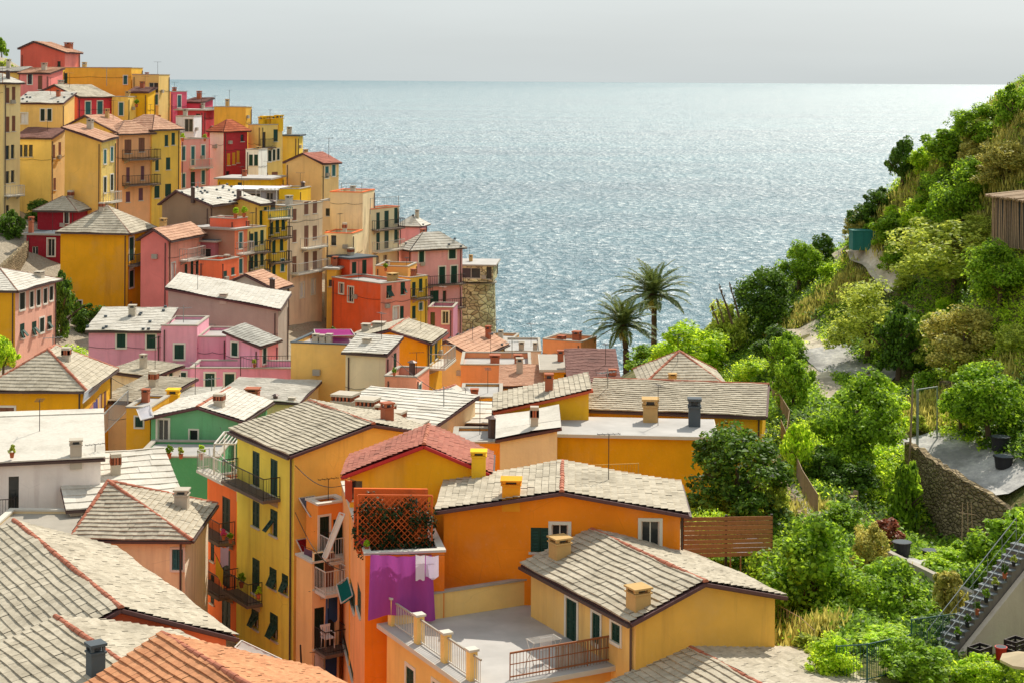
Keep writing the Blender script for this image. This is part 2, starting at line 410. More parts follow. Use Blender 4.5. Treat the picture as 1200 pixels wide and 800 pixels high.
class House:
    def __init__(s, name, label, c, D, th, l=None, r=None, wl=None, wr=None, wall=(220,180,90), wall2=None, roof=('flat', .3),
                 tl='slate', row=None, base=None, wins='', bals='', chs='', cat='house', group=None, cap=True, over=.35, gut=True, seed=None, root=None, verge=None, dots=None):
        s.vm = plain('verge_%02x%02x%02x' % verge, verge, .7) if verge else verge_m; s.dots = dots
        s.wd = []; s.label = label or root.label+' wing'
        s.D = D; s.C = c.copy() if isinstance(c, Vector) else P(c[0], c[1], D); s.ez = s.C.z
        if isinstance(c, Vector): c = (600+F*c.x/c.y, HOR+F*(CZ-c.z)/c.y)
        a = R(th); s.u = Vector((-math.cos(a), math.sin(a), 0)); s.v = Vector((math.sin(a), math.cos(a), 0))
        s.wu = wl if wl else s.along(s.u, l, c[1]); s.wv = wr if wr else s.along(s.v, r, c[1])
        if s.wu < .3 or s.wv < .3 or s.wu > 40 or s.wv > 40: print('BAD SIZE', name, label, s.wu, s.wv)
        s.seed = seed if seed is not None else int(c[0]*7+c[1]*13)
        s.rr = random.Random(s.seed)
        cs = [s.pt(i, j, 0) for i in (0, s.wu) for j in (0, s.wv)]
        tz = [terr(p.x, p.y) for p in cs]
        s.zb = (P(c[0], base, D).z if base else min(tz)-.4)
        if s.zb > s.ez-1: s.zb = s.ez-3; print('LOW', s.label)
        s.org = Vector((s.C.x, s.C.y, s.zb)) if root is None else root.org
        s.root = empty(name, s.org, label, cat, group) if root is None else root.root
        s.m1 = plaster(wall) if isinstance(wall, tuple) else wall; s.m2 = (plaster(wall2) if isinstance(wall2, tuple) else wall2) if wall2 else s.m1
        s.row = row*.85 if row else (.28 if D < 95 else .30 if D < 130 else .36)
        s.tm = T(tl); s.over = over; s.cap = cap; s.planes = []
        s.rk = roof; s.extra = {}
        s.openings = {'L': [], 'R': []}; wl_ = []
        for it in wins.split(';'):
            if it.strip():
                it = it.strip(); f = it[0]; p = it[1:-1].split(','); wl_.append((f, *[float(x) for x in p], it[-1]))
        for wd in wl_: s.opening(wd)
        s.make_walls(); s.make_roof(gut)
        for wd in s.wd: s.window(wd)
        for it in bals.split(';'):
            if it.strip():
                it = it.strip(); p = it[1:].split(','); s.balcony(it[0], *[float(x) for x in p[:4]], p[4] if len(p) > 4 else 'd')
        for it in chs.split(';'):
            if it.strip():
                p = it.strip().split(','); s.chimney(*[float(x) for x in p[:4]], p[4] if len(p) > 4 else 'o')
        if root is None and not chs and s.rr.random() < .8: s.auto_chimney()
        if root is None and s.rr.random() < .55 and s.D > 60: s.auto_antenna()
        if s.D > 100: s.auto_trim()
    # geometry
    def spot(s):
        pl = s.planes[s.rr.randrange(len(s.planes))]; d3 = pl[3] if len(pl) > 3 else pl[2]; i, j = s.rr.uniform(.2, .8), s.rr.uniform(.45, .8)
        return pl[0].lerp(pl[1], i).lerp(d3.lerp(pl[2], i), j)
    def auto_chimney(s):
        b = s.spot(); h = s.rr.uniform(.8, 1.2); s.chimney3(b, b.z+h, s.rr.uniform(.45, .7), s.rr.choice(['o', 'w', 't', 'wt', 'w', 'm']) if s.D < 190 else s.rr.choice('otw'))
    def auto_antenna(s):
        b = s.spot(); m_ = MB(); h = s.rr.uniform(1.4, 2.4); t = b+Vector((0, 0, h)); m_.bar(b, t, .022, iron_m, 4); a = s.rr.uniform(0, 3); d = Vector((math.cos(a), math.sin(a), 0)); e = Vector((-d.y, d.x, 0))
        m_.bar(t-d*.5, t+d*.5, .015, iron_m, 3)
        for i in range(5): p = t+d*(i*.22-.45); m_.bar(p-e*.22, p+e*.22, .01, iron_m, 3)
        m_.build('antenna', s.roof, s.org)
    def auto_trim(s):
        up = Vector((0, 0, 1)); r = s.rr
        for f, W in (('L', s.wu), ('R', s.wv)):
            d = s.u if f == 'L' else s.v; n = -s.v if f == 'L' else -s.u
            if W < 1.5: continue
            if r.random() < .75: m_ = MB(); x = r.choice((.25, W-.25)); p = s.fp(f, x, s.ez-.3, .06); m_.bar(p, Vector((p.x, p.y, s.zb+.3)), .05, gutter_m, 5); m_.build('drainpipe', s.root, s.org)
            if r.random() < .5:
                m_ = MB(); z = s.ez-r.uniform(.8, 2.6); q = [s.fp(f, W*i/8, z-.12*math.sin(math.pi*((i*1.0) % 4)/4), .03) for i in range(9)]; m_.tube(q, .018, 3, iron_m); m_.build('cable', s.root, s.org)
            if r.random() < .35: m_ = MB(); p = s.fp(f, W*r.uniform(.2, .8), s.ez-r.uniform(1.2, 2.2), .15); m_.box(p, d*.26, n*.12, up*.2, conc_m); m_.build('vent_box', s.root, s.org)
    def along(s, d, px, py):
        t = ray(px, py)[0]; den = d.x-t*d.y
        return (t*s.C.y-s.C.x)/den
    def pt(s, a, b, z): q = s.C+s.u*a+s.v*b; return Vector((q.x, q.y, z))
    def onface(s, f, px, py):
        d = s.u if f == 'L' else s.v; k = s.along(d, px, py); Y = s.C.y+d.y*k
        return k, CZ+ray(px, py)[1]*Y
    def fp(s, f, k, z, out=0.0):
        q = s.pt(k, 0, z) if f == 'L' else s.pt(0, k, z)
        return q+(-s.v if f == 'L' else -s.u)*out
    def top(s, a, b):
        k = s.rk[0]
        if k == 'gableL':
            am = s.rk[1]*s.wu; return s.ez+(s.az-s.ez)*(a/am if a <= am else (1-(a-am)/(s.wu-am)*(1-s.el)))
        return s.ez
    def make_walls(s):
        mb = MB(); k = s.rk[0]; ez, zb, wu, wv = s.ez, s.zb, s.wu, s.wv
        tops = {'L': [(0, ez), (wu, ez)], 'R': [(0, ez), (wv, ez)], 'l': [(0, ez), (wv, ez)], 'r': [(0, ez), (wu, ez)]}
        if k == 'gableL':
            am = s.rk[1]*wu; Y = s.C.y+s.u.y*am; q = s.pt(am, 0, 0); px = 600+F*q.x/q.y
            s.az = CZ+ray(px, s.rk[2])[1]*Y if not isinstance(s.rk[2], str) else float(s.rk[2]); s.am = am
            zl = ez
            if len(s.rk) > 3:
                q = s.pt(wu, 0, 0); zl = CZ+ray(600+F*q.x/q.y, s.rk[3])[1]*q.y
            s.zl = zl
            tops['L'] = tops['r'] = [(0, ez), (am, s.az), (wu, zl)]; tops['l'] = [(0, zl), (wv, zl)]
        elif k == 'gableR':
            bm = s.rk[1]*wv; q = s.pt(0, bm, 0); px = 600+F*q.x/q.y; s.az = CZ+ray(px, s.rk[2])[1]*q.y if not isinstance(s.rk[2], str) else float(s.rk[2]); s.bm = bm
            zr = ez
            if len(s.rk) > 3:
                q = s.pt(0, wv, 0); zr = CZ+ray(600+F*q.x/q.y, s.rk[3])[1]*q.y
            s.zr = zr
            tops['R'] = tops['l'] = [(0, ez), (bm, s.az), (wv, zr)]; tops['r'] = [(0, zr), (wu, zr)]
        elif k == 'shed':
            s.dl, s.dr = s.rk[1], s.rk[2]
            tops['L'] = [(0, ez), (wu, ez+s.dl)]; tops['R'] = [(0, ez), (wv, ez+s.dr)]
            tops['l'] = [(0, ez+s.dl), (wv, ez+s.dl+s.dr)]; tops['r'] = [(0, ez+s.dr), (wu, ez+s.dr+s.dl)]
        s.tops = tops
        pos = {'L': lambda k_, z: s.pt(k_, 0, z), 'R': lambda k_, z: s.pt(0, k_, z), 'l': lambda k_, z: s.pt(wu, k_, z), 'r': lambda k_, z: s.pt(k_, wv, z)}
        for f in 'LRlr':
            W = wu if f in 'Lr' else wv; mat = s.m1 if f in 'Ll' else s.m2
            poly = [(0, zb), (W, zb)]+tops[f][::-1]; E = edges_of(poly); zt = max(z for _, z in tops[f])
            ops = s.openings.get(f, [])
            xs = sorted(set([0, W]+[min(max(x, 0), W) for o in ops for x in o[:2]])); zs = sorted(set([zb, zt]+[min(max(z, zb), zt) for o in ops for z in o[2:4]]))
            for i in range(len(xs)-1):
                for j in range(len(zs)-1):
                    xm, zm = (xs[i]+xs[i+1])/2, (zs[j]+zs[j+1])/2
                    if any(o[0] < xm < o[1] and o[2] < zm < o[3] for o in ops): continue
                    c = clip([(xs[i], zs[j]), (xs[i+1], zs[j]), (xs[i+1], zs[j+1]), (xs[i], zs[j+1])], E)
                    if len(c) > 2: mb.poly([pos[f](*q) for q in c], mat)
            inn = (s.v if f == 'L' else s.u)
            for o in ops:
                q = [s.fp(f, o[0], o[2]), s.fp(f, o[1], o[2]), s.fp(f, o[1], o[3]), s.fp(f, o[0], o[3])]
                for i in range(4): mb.poly([q[i], q[(i+1) % 4], q[(i+1) % 4]+inn*.2, q[i]+inn*.2], mat)
        s.wallmb = mb
        if k != 'flat': mb.build('wall', s.root, s.org)
    def make_roof(s, gut):
        k = s.rk[0]; o = s.over; g = .22; wu, wv, ez = s.wu, s.wv, s.ez; mb = MB(); sd_ = s.seed
        def plane(pts, row=None):
            pts = [Vector(p) for p in pts]; pts = [p for i, p in enumerate(pts) if (p-pts[i-1]).length > .02];  roof_plane(mb, pts, row or s.row, s.tm, s.vm, dots=(D_ > 125 and s.dots) if (D_ := s.D) else 0, seed=sd_+len(s.planes), lift=.05 if s.D < 100 else .035); s.planes.append(pts)
        rid = []; eaves = []; verges = []
        up = .10
        if k == 'gableL':
            am = s.am; sl = (s.az-ez)/am; sl2 = (s.az-s.zl)/(wu-am); A = s.az+up
            plane([s.pt(-o, -g, ez-o*sl+up), s.pt(-o, wv+g, ez-o*sl+up), s.pt(am, wv+g, A), s.pt(am, -g, A)])
            plane([s.pt(wu+o, wv+g, s.zl-o*sl2+up), s.pt(wu+o, -g, s.zl-o*sl2+up), s.pt(am, -g, A), s.pt(am, wv+g, A)])
            rid.append((s.pt(am, -g-.05, A+.05), s.pt(am, wv+g, A+.05))); eaves.append((s.pt(-o-.06, -g, ez-o*sl), s.pt(-o-.06, wv+g, ez-o*sl)))
            for a0, z0 in ((-o, ez-o*sl), (wu+o, s.zl-o*sl2)): verges.append((s.pt(a0, -g-.05, z0+.06), s.pt(am, -g-.05, A-.04)))
        elif k == 'gableR':
            bm = s.bm; sl = (s.az-ez)/bm; sl2 = (s.az-s.zr)/(wv-bm); A = s.az+up
            plane([s.pt(wu+g, -o, ez-o*sl+up), s.pt(-g, -o, ez-o*sl+up), s.pt(-g, bm, A), s.pt(wu+g, bm, A)])
            plane([s.pt(-g, wv+o, s.zr-o*sl2+up), s.pt(wu+g, wv+o, s.zr-o*sl2+up), s.pt(wu+g, bm, A), s.pt(-g, bm, A)])
            rid.append((s.pt(-g-.05, bm, A+.05), s.pt(wu+g, bm, A+.05))); eaves.append((s.pt(-g, -o-.06, ez-o*sl), s.pt(wu+g, -o-.06, ez-o*sl)))
            for b0, z0 in ((-o, ez-o*sl), (wv+o, s.zr-o*sl2)): verges.append((s.pt(-g-.05, b0, z0+.06), s.pt(-g-.05, bm, A-.04)))
        elif k == 'hip':
            h, fr = s.rk[1], s.rk[2]           # rise, and ridge length as a fraction of the longer side
            if wu >= wv: h0, h1 = (wu*(1-fr)/2, wv/2), (wu*(1+fr)/2, wv/2)
            else: h0, h1 = (wu/2, wv*(1-fr)/2), (wu/2, wv*(1+fr)/2)
            z0 = ez-.08; A = ez+h; c = [s.pt(-o, -o, z0), s.pt(wu+o, -o, z0), s.pt(wu+o, wv+o, z0), s.pt(-o, wv+o, z0)]
            if len(s.rk) > 3: h0 = h1 = (wu*s.rk[3], wv*.5)
            a, b = s.pt(*h0, A), s.pt(*h1, A)
            if wu >= wv:
                plane([c[1], c[0], a, b]); plane([c[0], c[3], a]); plane([c[3], c[2], b, a]); plane([c[2], c[1], b]); hips = [(c[0], a), (c[3], a), (c[1], b), (c[2], b)]
            else:
                plane([c[1], c[0], a]); plane([c[0], c[3], b, a]); plane([c[3], c[2], b]); plane([c[2], c[1], a, b]); hips = [(c[0], a), (c[1], a), (c[3], b), (c[2], b)]
            up_ = Vector((0, 0, .05)); rid += [(p+up_, q+up_) for p, q in hips]
            if (b-a).length > .5: rid.append((a+up_, b+up_))
            eaves += [(c[0]+Vector((0,0,-.05))-s.v*.06, c[1]+Vector((0,0,-.05))-s.v*.06), (c[0]+Vector((0,0,-.05))-s.u*.06, c[3]+Vector((0,0,-.05))-s.u*.06)]
        elif k == 'shed':
            f = lambda a, b: ez+s.dl*a/wu+s.dr*b/wv+up
            c = [(-g, -g), (wu+g, -g), (wu+g, wv+g), (-g, wv+g)]; zz = [f(*q) for q in c]
            i = min(range(4), key=lambda i: zz[i]+zz[(i+1) % 4]); c = c[i:]+c[:i]
            plane([s.pt(a, b, f(a, b)) for a, b in c])
            eaves.append((s.pt(*c[0], f(*c[0])-.08), s.pt(*c[1], f(*c[1])-.08)))
        elif k == 'flat':
            h = s.rk[1]; capm = s.rk[2] if len(s.rk) > 2 and s.rk[2] else (slabw_m if s.D < 80 else conc_m); flm = s.rk[3] if len(s.rk) > 3 else roofflat_m; t = .2 if s.D < 110 else .14; e = .05
            wb = s.wallmb
            if h > 0:       # parapet: inner faces and coping
                for a0, b0, a1, b1, m_ in ((t, t, wu-t, t, s.m1), (t, t, t, wv-t, s.m2), (wu-t, t, wu-t, wv-t, s.m1), (t, wv-t, wu-t, wv-t, s.m2)):
                    wb.poly([s.pt(a0, b0, ez-h), s.pt(a1, b1, ez-h), s.pt(a1, b1, ez), s.pt(a0, b0, ez)], m_)
            z0, z1 = ez, ez+.09
            for a0, b0, a1, b1 in ((-e, -e, wu+e, t+e), (-e, wv-t-e, wu+e, wv+e), (-e, t+e, t+e, wv-t-e), (wu-t-e, t+e, wu+e, wv-t-e)) if h > 0 else ((-o, -o, wu+o, wv+o),):
                q = [(a0, b0), (a1, b0), (a1, b1), (a0, b1)]
                mb.hexa([s.pt(a, b, z0) for a, b in q], [s.pt(a, b, z1+(.08 if h <= 0 else 0)) for a, b in q], capm)
            if h > 0:
                mb.poly([s.pt(t, t, ez-h), s.pt(wu-t, t, ez-h), s.pt(wu-t, wv-t, ez-h), s.pt(t, wv-t, ez-h)], flm)
            else:
                mb.poly([s.pt(-o+.05, -o+.05, z1+.085), s.pt(wu+o-.05, -o+.05, z1+.085), s.pt(wu+o-.05, wv+o-.05, z1+.085), s.pt(-o+.05, wv+o-.05, z1+.085)], flm)
            s.planes.append([s.pt(0, 0, ez-h), s.pt(wu, 0, ez-h), s.pt(wu, wv, ez-h), s.pt(0, wv, ez-h)])
            wb.build('wall', s.root, s.org)
        s.roof = mb.build('roof', s.root, s.org)
        if s.cap and s.D < 185:
            for i, (p, q) in enumerate(rid): ridge(p, q, .105 if s.D < 125 else .075, s.roof, s.org, ridge_m if s.D < 125 else ridge2_m, seed=sd_+i)
        if gut and s.D < 190:
            g_ = MB()
            for p, q in eaves: g_.bar(p, q, .075, gutter_m)
            for p, q in verges: g_.bar(p, q, .085, s.vm)
            if g_.f: g_.build('gutter', s.roof, s.org)
            if s.D < 150 and k in ('gableL', 'gableR', 'hip'):
                d_ = MB(); f = 'L' if k != 'gableL' else 'R'
                p = s.fp(f, .18, s.ez-.15, .09); d_.tube([p+(-s.v if f == 'L' else -s.u)*.25+Vector((0,0,.12)), p, Vector((p.x, p.y, s.zb+.5))], .05, 6, gutter_m)
                d_.build('drainpipe', s.root, s.org)
    def opening(s, wd):
        f, cx, cy, wpx, hpx, kd = wd
        k0, z1 = s.onface(f, cx-wpx/2, cy-hpx/2); k1, z0 = s.onface(f, cx+wpx/2, cy+hpx/2)
        if k0 > k1: k0, k1 = k1, k0
        km = (k0+k1)/2
        if k1-k0 < .45: k0, k1 = km-.24, km+.24
        W = s.wu if f == 'L' else s.wv
        if k0 < .05: k1 += .05-k0; k0 = .05
        if k1 > W-.05: k0 -= k1-W+.05; k1 = W-.05
        if k0 < .02 or z0 < s.zb: print('WIN OUT', s.label, wd); return
        s.openings[f].append((k0, k1, z0, z1)); s.wd.append((f, k0, k1, z0, z1, kd))
    def window(s, wd):
        f, k0, k1, z0, z1, kd = wd; sm_, trim = WK[kd]; mb = MB()
        up = Vector((0, 0, 1)); d = s.u if f == 'L' else s.v; n = -s.v if f == 'L' else -s.u
        def bx(m_, a, b, c, e, o0, o1, mat):   # spans a..b along, c..e up, o0..o1 outward
            m_.box(s.fp(f, (a+b)/2, (c+e)/2, (o0+o1)/2), d*(b-a)/2, n*(o1-o0)/2, up*(e-c)/2, mat)
        w_ = k1-k0
        mb.poly([s.fp(f, k0, z0, -.15), s.fp(f, k1, z0, -.15), s.fp(f, k1, z1, -.15), s.fp(f, k0, z1, -.15)], glass_m if kd != 'w' else white_m)
        fr = .05
        if kd in 'dowDf' and w_ > .6:                       # sash bars
            bx(mb, k0+w_/2-fr/2, k0+w_/2+fr/2, z0, z1, -.14, -.10, trim_m)
            bx(mb, k0, k0+fr, z0, z1, -.14, -.10, trim_m); bx(mb, k1-fr, k1, z0, z1, -.14, -.10, trim_m)
            bx(mb, k0, k1, z1-fr, z1, -.139, -.101, trim_m)
        tall = z1-z0 > 1.9
        if trim:
            t = min(.13, .2*w_)
            bx(mb, k0-t, k0, z0-(0 if tall else t), z1+t, .002, .035, trim_m); bx(mb, k1, k1+t, z0-(0 if tall else t), z1+t, .002, .035, trim_m)
            bx(mb, k0, k1, z1, z1+t, .002, .035, trim_m)
            if not tall: bx(mb, k0-.04, k1+.04, z0-t, z0, .002, .09, trim_m)
        elif not tall: bx(mb, k0-.08, k1+.08, z0-.08, z0, .002, .08, slabw_m)
        wo = mb.build('door' if tall and z1-z0 > 2.1 else 'window', s.root, s.org)
        if sm_ is None: return
        def leaf(a, b, c, e, o, tilt=0):
            lb = MB(); o0, o1 = o, o+.045
            base = s.fp(f, (a+b)/2, e, o); rot = Matrix.Rotation(tilt, 3, d) if tilt else Matrix.Identity(3)
            def q(k, z, out): return base+rot@(s.fp(f, k, z, out)-base)
            def sb(k0_, k1_, za, zc, oa, ob):
                lb.hexa([q(k0_, za, oa), q(k1_, za, oa), q(k1_, za, ob), q(k0_, za, ob)], [q(k0_, zc, oa), q(k1_, zc, oa), q(k1_, zc, ob), q(k0_, zc, ob)], sm_)
            if s.D < 100:                                  # stiles, rails and louvres
                sb(a, a+.07, c, e, o0, o1); sb(b-.07, b, c, e, o0, o1)
                for zz in (c, (c+e)/2-.04, e-.08): sb(a+.07, b-.07, zz, zz+.08, o0+.002, o1-.002)
                nl = max(3, int((e-c)/.11)); 
                for i in range(nl):
                    zz = c+(e-c)*(i+.5)/nl
                    lb.mesh([q(a+.07, zz-.04, o1-.005), q(b-.07, zz-.04, o1-.005), q(b-.07, zz+.05, o0+.004), q(a+.07, zz+.05, o0+.004)], [(0, 1, 2, 3)], sm_)
                sb(a+.07, b-.07, c, e, o0-.001, o0+.003)
            else: sb(a, b, c, e, o0, o1)
            lb.build('shutter', wo, s.org)
        sign = 1
        if kd == 'o':
            leaf(k0-w_/2, k0-.02, z0, z1, .05); leaf(k1+.02, k1+w_/2, z0, z1, .05)
        elif kd == 'f':
            zm = z0+(z1-z0)*.55; ax = -.75 if f == 'L' else .75
            for a, b in ((k0+.01, k0+w_/2-.01), (k0+w_/2+.01, k1-.01)):
                leaf(a, b, zm, z1-.02, -.03)
                t = s.rr.choice((ax, ax, ax*.6, 0)); 
                t = s.tilt_sign(f, d, n)*abs(t); leaf(a, b, z0+.02, zm-.01, -.02, t)
        else:
            g = .012
            leaf(k0+.01, k0+w_/2-g, z0+.01, z1-.01, -.05); leaf(k0+w_/2+g, k1-.01, z0+.01, z1-.01, -.05)
    def tilt_sign(s, f, d, n):
        v = Matrix.Rotation(.3, 3, d)@Vector((0, 0, -1)); return 1 if v.dot(n) > 0 else -1
    def balcony(s, f, x0, x1, py, dep, st='d'):
        k0, z = s.onface(f, x0, py); k1, _ = s.onface(f, x1, py)
        if k0 > k1: k0, k1 = k1, k0
        mb = MB(); up = Vector((0, 0, 1)); d = s.u if f == 'L' else s.v; n = -s.v if f == 'L' else -s.u
        mb.box(s.fp(f, (k0+k1)/2, z-.07, dep/2+.002), d*(k1-k0)/2, n*dep/2, up*.07, slabw_m if st != 'd' else slabd_m)
        for k in (k0+.3, k1-.3): mb.prism([s.fp(f, k, z-.14, .003), s.fp(f, k, z-.5, .003), s.fp(f, k, z-.14, dep*.7)], d*.12, conc_m)
        bo = mb.build('balcony', s.root, s.org)
        mat = {'d': iron_m, 'w': railw_m, 'r': rust_m, 't': teal_m, 's': slabw_m}[st]
        rb = MB(); rr_ = .025 if s.D < 110 else .035; br = .012 if s.D < 110 else .02; stp = .13 if s.D < 110 else .22
        o_ = dep-.05; zt = z+1.0
        pts = [(k0+.03, .03), (k0+.03, o_), (k1-.03, o_), (k1-.03, .03)]
        for i in range(3):
            a, b = pts[i], pts[i+1]
            A, B = s.fp(f, a[0], zt, a[1]), s.fp(f, b[0], zt, b[1]); rb.bar(A, B, rr_, mat); dz = Vector((0, 0, -.88)); rb.bar(A+dz, B+dz, rr_*.8, mat)
            m_ = max(1, int((B-A).length/stp))
            for j in range(m_+1):
                p = A+(B-A)*j/m_; rb.bar(p, p+Vector((0, 0, -1.0)), br if j % 6 else br*1.6, mat, 3)
        rb.build('railing', bo, s.org)
    def onroof(s, px, py):
        tx, tz = ray(px, py); d = Vector((tx, 1, tz)); o = Vector((0, 0, CZ)); best = None
        for pl in s.planes:
            n = (pl[1]-pl[0]).cross(pl[2]-pl[0]); den = n.dot(d)
            if abs(den) < 1e-9: continue
            t = n.dot(pl[0]-o)/den; q = o+d*t
            e = max(pl, key=lambda p: 0)
            nn = n.normalized(); ok = True; c = sum(pl, Vector())/len(pl)
            for i in range(len(pl)):
                ed = (pl[i]-pl[i-1]).cross(nn)
                if (q-pl[i-1]).dot(ed)*(c-pl[i-1]).dot(ed) < -1e-6: ok = False
            if ok and (best is None or t < best.y): best = q
        if best is None:
            q = None
            for pl in s.planes:                       # nearest spot on the roof
                for i in range(1, 10):
                    for j in range(1, 10):
                        d3 = pl[3] if len(pl) > 3 else pl[2]
                        p = pl[0].lerp(pl[1], i/10).lerp(d3.lerp(pl[2], i/10), j/10); e = math.hypot(600+F*p.x/p.y-px, HOR+F*(CZ-p.z)/p.y-py)
                        if q is None or e < q[0]: q = (e, p)
            best = q[1]
        return best
    def chimney(s, px, pyb, pyt, wd, st='o'):
        b = s.onroof(px, pyb); s.chimney3(b, CZ+ray(px, pyt)[1]*b.y, wd, st)
    def chimney3(s, b, zt, wd, st):
        mb = MB(); up = Vector((0, 0, 1)); h = wd*.40; zl = b.z-.5
        mat = {'o': chim_m, 'w': chimw_m, 't': chimt_m, 'm': gutter_m, 'y': plaster((222,176,40)), 'd': roofdark_m, 'O': plaster((226,148,32))}[st[0]]
        u, v = s.u, s.v
        def bx(z0, z1, hw, m_): mb.box(Vector((b.x, b.y, (z0+z1)/2)), u*hw, v*hw, up*(z1-z0)/2, m_)
        if st[0] == 'm': mb.tube([(b.x, b.y, zl), (b.x, b.y, zt)], h, 8, mat); mb.tube([(b.x, b.y, zt), (b.x, b.y, zt+.12)], [h*1.6, h*.5], 8, mat)
        else:
            H_ = zt-b.z
            if 't' in st[1:]:
                bx(zl, b.z+.45*H_, h, mat); bx(b.z+.45*H_, b.z+.52*H_, h*1.12, mat); n = max(3, int(h*2/.22))
                for i in range(n+1):
                    for sg in (-1, 1):
                        for d_, o_ in ((u, v), (v, u)): mb.box(Vector((b.x, b.y, b.z+.68*H_))+d_*(h*.95*(2*i/n-1))+o_*sg*h*.95, d_*.05, o_*.05, up*.16*H_, chimt_m)
                bx(b.z+.52*H_, b.z+.84*H_, h*.7, roofdark_m); bx(b.z+.84*H_, zt, h*1.12, chimw_m); mb.build('chimney', s.roof, s.org); return
            bx(zl, zt-.3*H_, h, mat); bx(zt-.3*H_, zt-.24*H_, h*1.15, mat)
            for i in (-1, 1):
                for j in (-1, 1): mb.box(Vector((b.x, b.y, zt-.15*H_))+u*h*.8*i+v*h*.8*j, u*.2*h, v*.2*h, up*.07*H_, mat)
            bx(zt-.22*H_, zt-.08*H_, h*.55, roofdark_m)
            bx(zt-.08*H_, zt, h*1.2, chimt_m if 't' in st[1:] else mat)
        mb.build('chimney', s.roof, s.org)
def H(*a, **k): return House(*a, **k)
# ------------------------------------------------------------------ the village, house by house
OR = plaster((206, 104, 58))
# --- hilltop rows
H('red_house','salmon red house at the top of the hill with one small dark window',(76,62),215,15,l=24,r=94,wall=(200,94,80),wall2=(220,130,118),roof=('gableL',.69,50,57),tl='pink',wins='L69,76,4,8D',chs='83,57,50,1.0,t')
H('yellow_house','long flat roofed yellow house just below the topmost red house',(154,80),212,8,l=57,wr=4,wall=(220,172,66),roof=('flat',.3),wins='L76,92,6,12G;L147,94,4,10t')
H('yellow_house','sandy flat roofed house with a wide dark terrace opening, at the skyline',(186,88),211,8,l=155,wr=4,wall=(204,172,104),roof=('flat',.5),wins='L180,103,11,12D;L177,117,4,12t;L183,117,4,12t')
H('pink_house','pink house with two windows under a pale roof, left below the topmost red house',(58,87),203,8,l=23,wr=4,wall=(212,124,120),roof=('shed',0,.6),tl='pink',wins='L35,93,5,12d;L47,97,5,16b')
H('yellow_house','narrow yellow house end under a pale roof at the left photo edge, uppermost',(22,85),204,4,l=-15,wr=4,wall=(222,184,96),roof=('shed',0,.5),tl='white')
H('orange_house','orange gabled house whose crimson side has two blue green shuttered windows',(91,114),198,25,l=45,r=131,wall=(216,104,72),wall2=(196,62,72),roof=('gableL',.565,101,109),tl='slate',wins='R103,127,6,15t;R117,127,6,16t')
H('yellow_house','small pale yellow house with one teal door beside the crimson wall',(150,114),203,6,l=131,wr=3,wall=(226,192,96),roof=('flat',.3),wins='L142,128,5,15t')
H('yellow_house','bright yellow low house under a dark lean-to roof behind potted terrace plants',(173,109),206,6,l=151,wr=3,wall=(226,176,34),roof=('shed',0,.5),tl='mauve')
H('pink_house','rose pink flat roofed house on the skyline with a tall teal window',(200,108),218,20,l=188,r=219,wall=(222,172,120),wall2=(206,90,110),roof=('flat',.3),wins='R210,119,4,14t')
H('crimson_house','low magenta house on the seaward skyline under a dark lean-to roof',(237,121),222,10,l=216,wr=4,wall=(190,72,92),roof=('shed',0,.5),tl='mauve')
H('crimson_house','crimson low house with a small dark window below the magenta one',(239,130),214,10,l=208,wr=4,wall=(178,56,66),roof=('flat',0),wins='L232,137,5,7D')
H('grey_house','tiny blue grey house beside the low crimson house',(251,127),218,10,l=238,wr=3,wall=(172,182,192),roof=('flat',.2),wins='L243,135,4,8D;L249,135,4,8D')
H('yellow_house','ochre blind walled house alone on the skyline above the dark red house',(288,126),214,10,l=251,r=295,wall=(222,168,64),roof=('flat',.2))
H('yellow_house','yellow house with a row of square posts on its roof edge, against the sea',(306,147),206,35,l=291,r=331,wall=(214,182,104),wall2=(222,190,110),roof=('flat',.3),
  wins='R310,164,3,18D;R323,159,5,14G;R310,183,4,13h;R316,183,4,13h;R321,182,3,13h;R326,181,3,13h;R312,206,4,6b;R322,205,7,6b',bals='R305,319,173,.7',chs='307,146,137,.9,y;311,144,136,.9,y;317,146,136,.9,y;323,145,136,.9,y;329,144,135,.9,y')
H('white_house','small white house with dark green shutters left of the yellow posted house',(303,176),202,12,l=288,wr=3,wall=(214,214,206),roof=('flat',.5),wins='L294,188,4,13G;L300,188,4,13G')
H('yellow_house','narrow yellow house capped by a grey slab, farthest right on the skyline',(349,160),210,5,l=331,wr=3,wall=(226,188,76),roof=('flat',0,roofdark_m,roofdark_m))
H('grey_house','pale grey rooftop house with one large dark opening above the pink terrace',(227,137),207,8,l=206,wr=3,wall=(204,204,206),roof=('flat',.2),wins='L221,147,10,15D')
H('red_house','dark red house front with narrow yellow shutters and a red tiled roof',(262,154),203,38,l=246,r=290,wall=(226,206,196),wall2=(160,46,52),roof=('hip',1.3,.2),tl='terra',wins='R268,187,3,14y;R274,186,3,14y;R279,184,3,14y;R284,162,4,8D;R267,204,4,6D')
H('pink_house','pale pink house with teal windows in two rows and a roof terrace',(212,164),198,30,wl=3,r=245,wall=(222,184,100),wall2=(220,152,142),roof=('flat',.9),wins='R215,180,4,16t;R226,183,4,22t;R238,178,4,15t;R215,212,4,16t;R226,211,5,18G;R238,208,4,16t',bals='R222,244,197,.8,w')
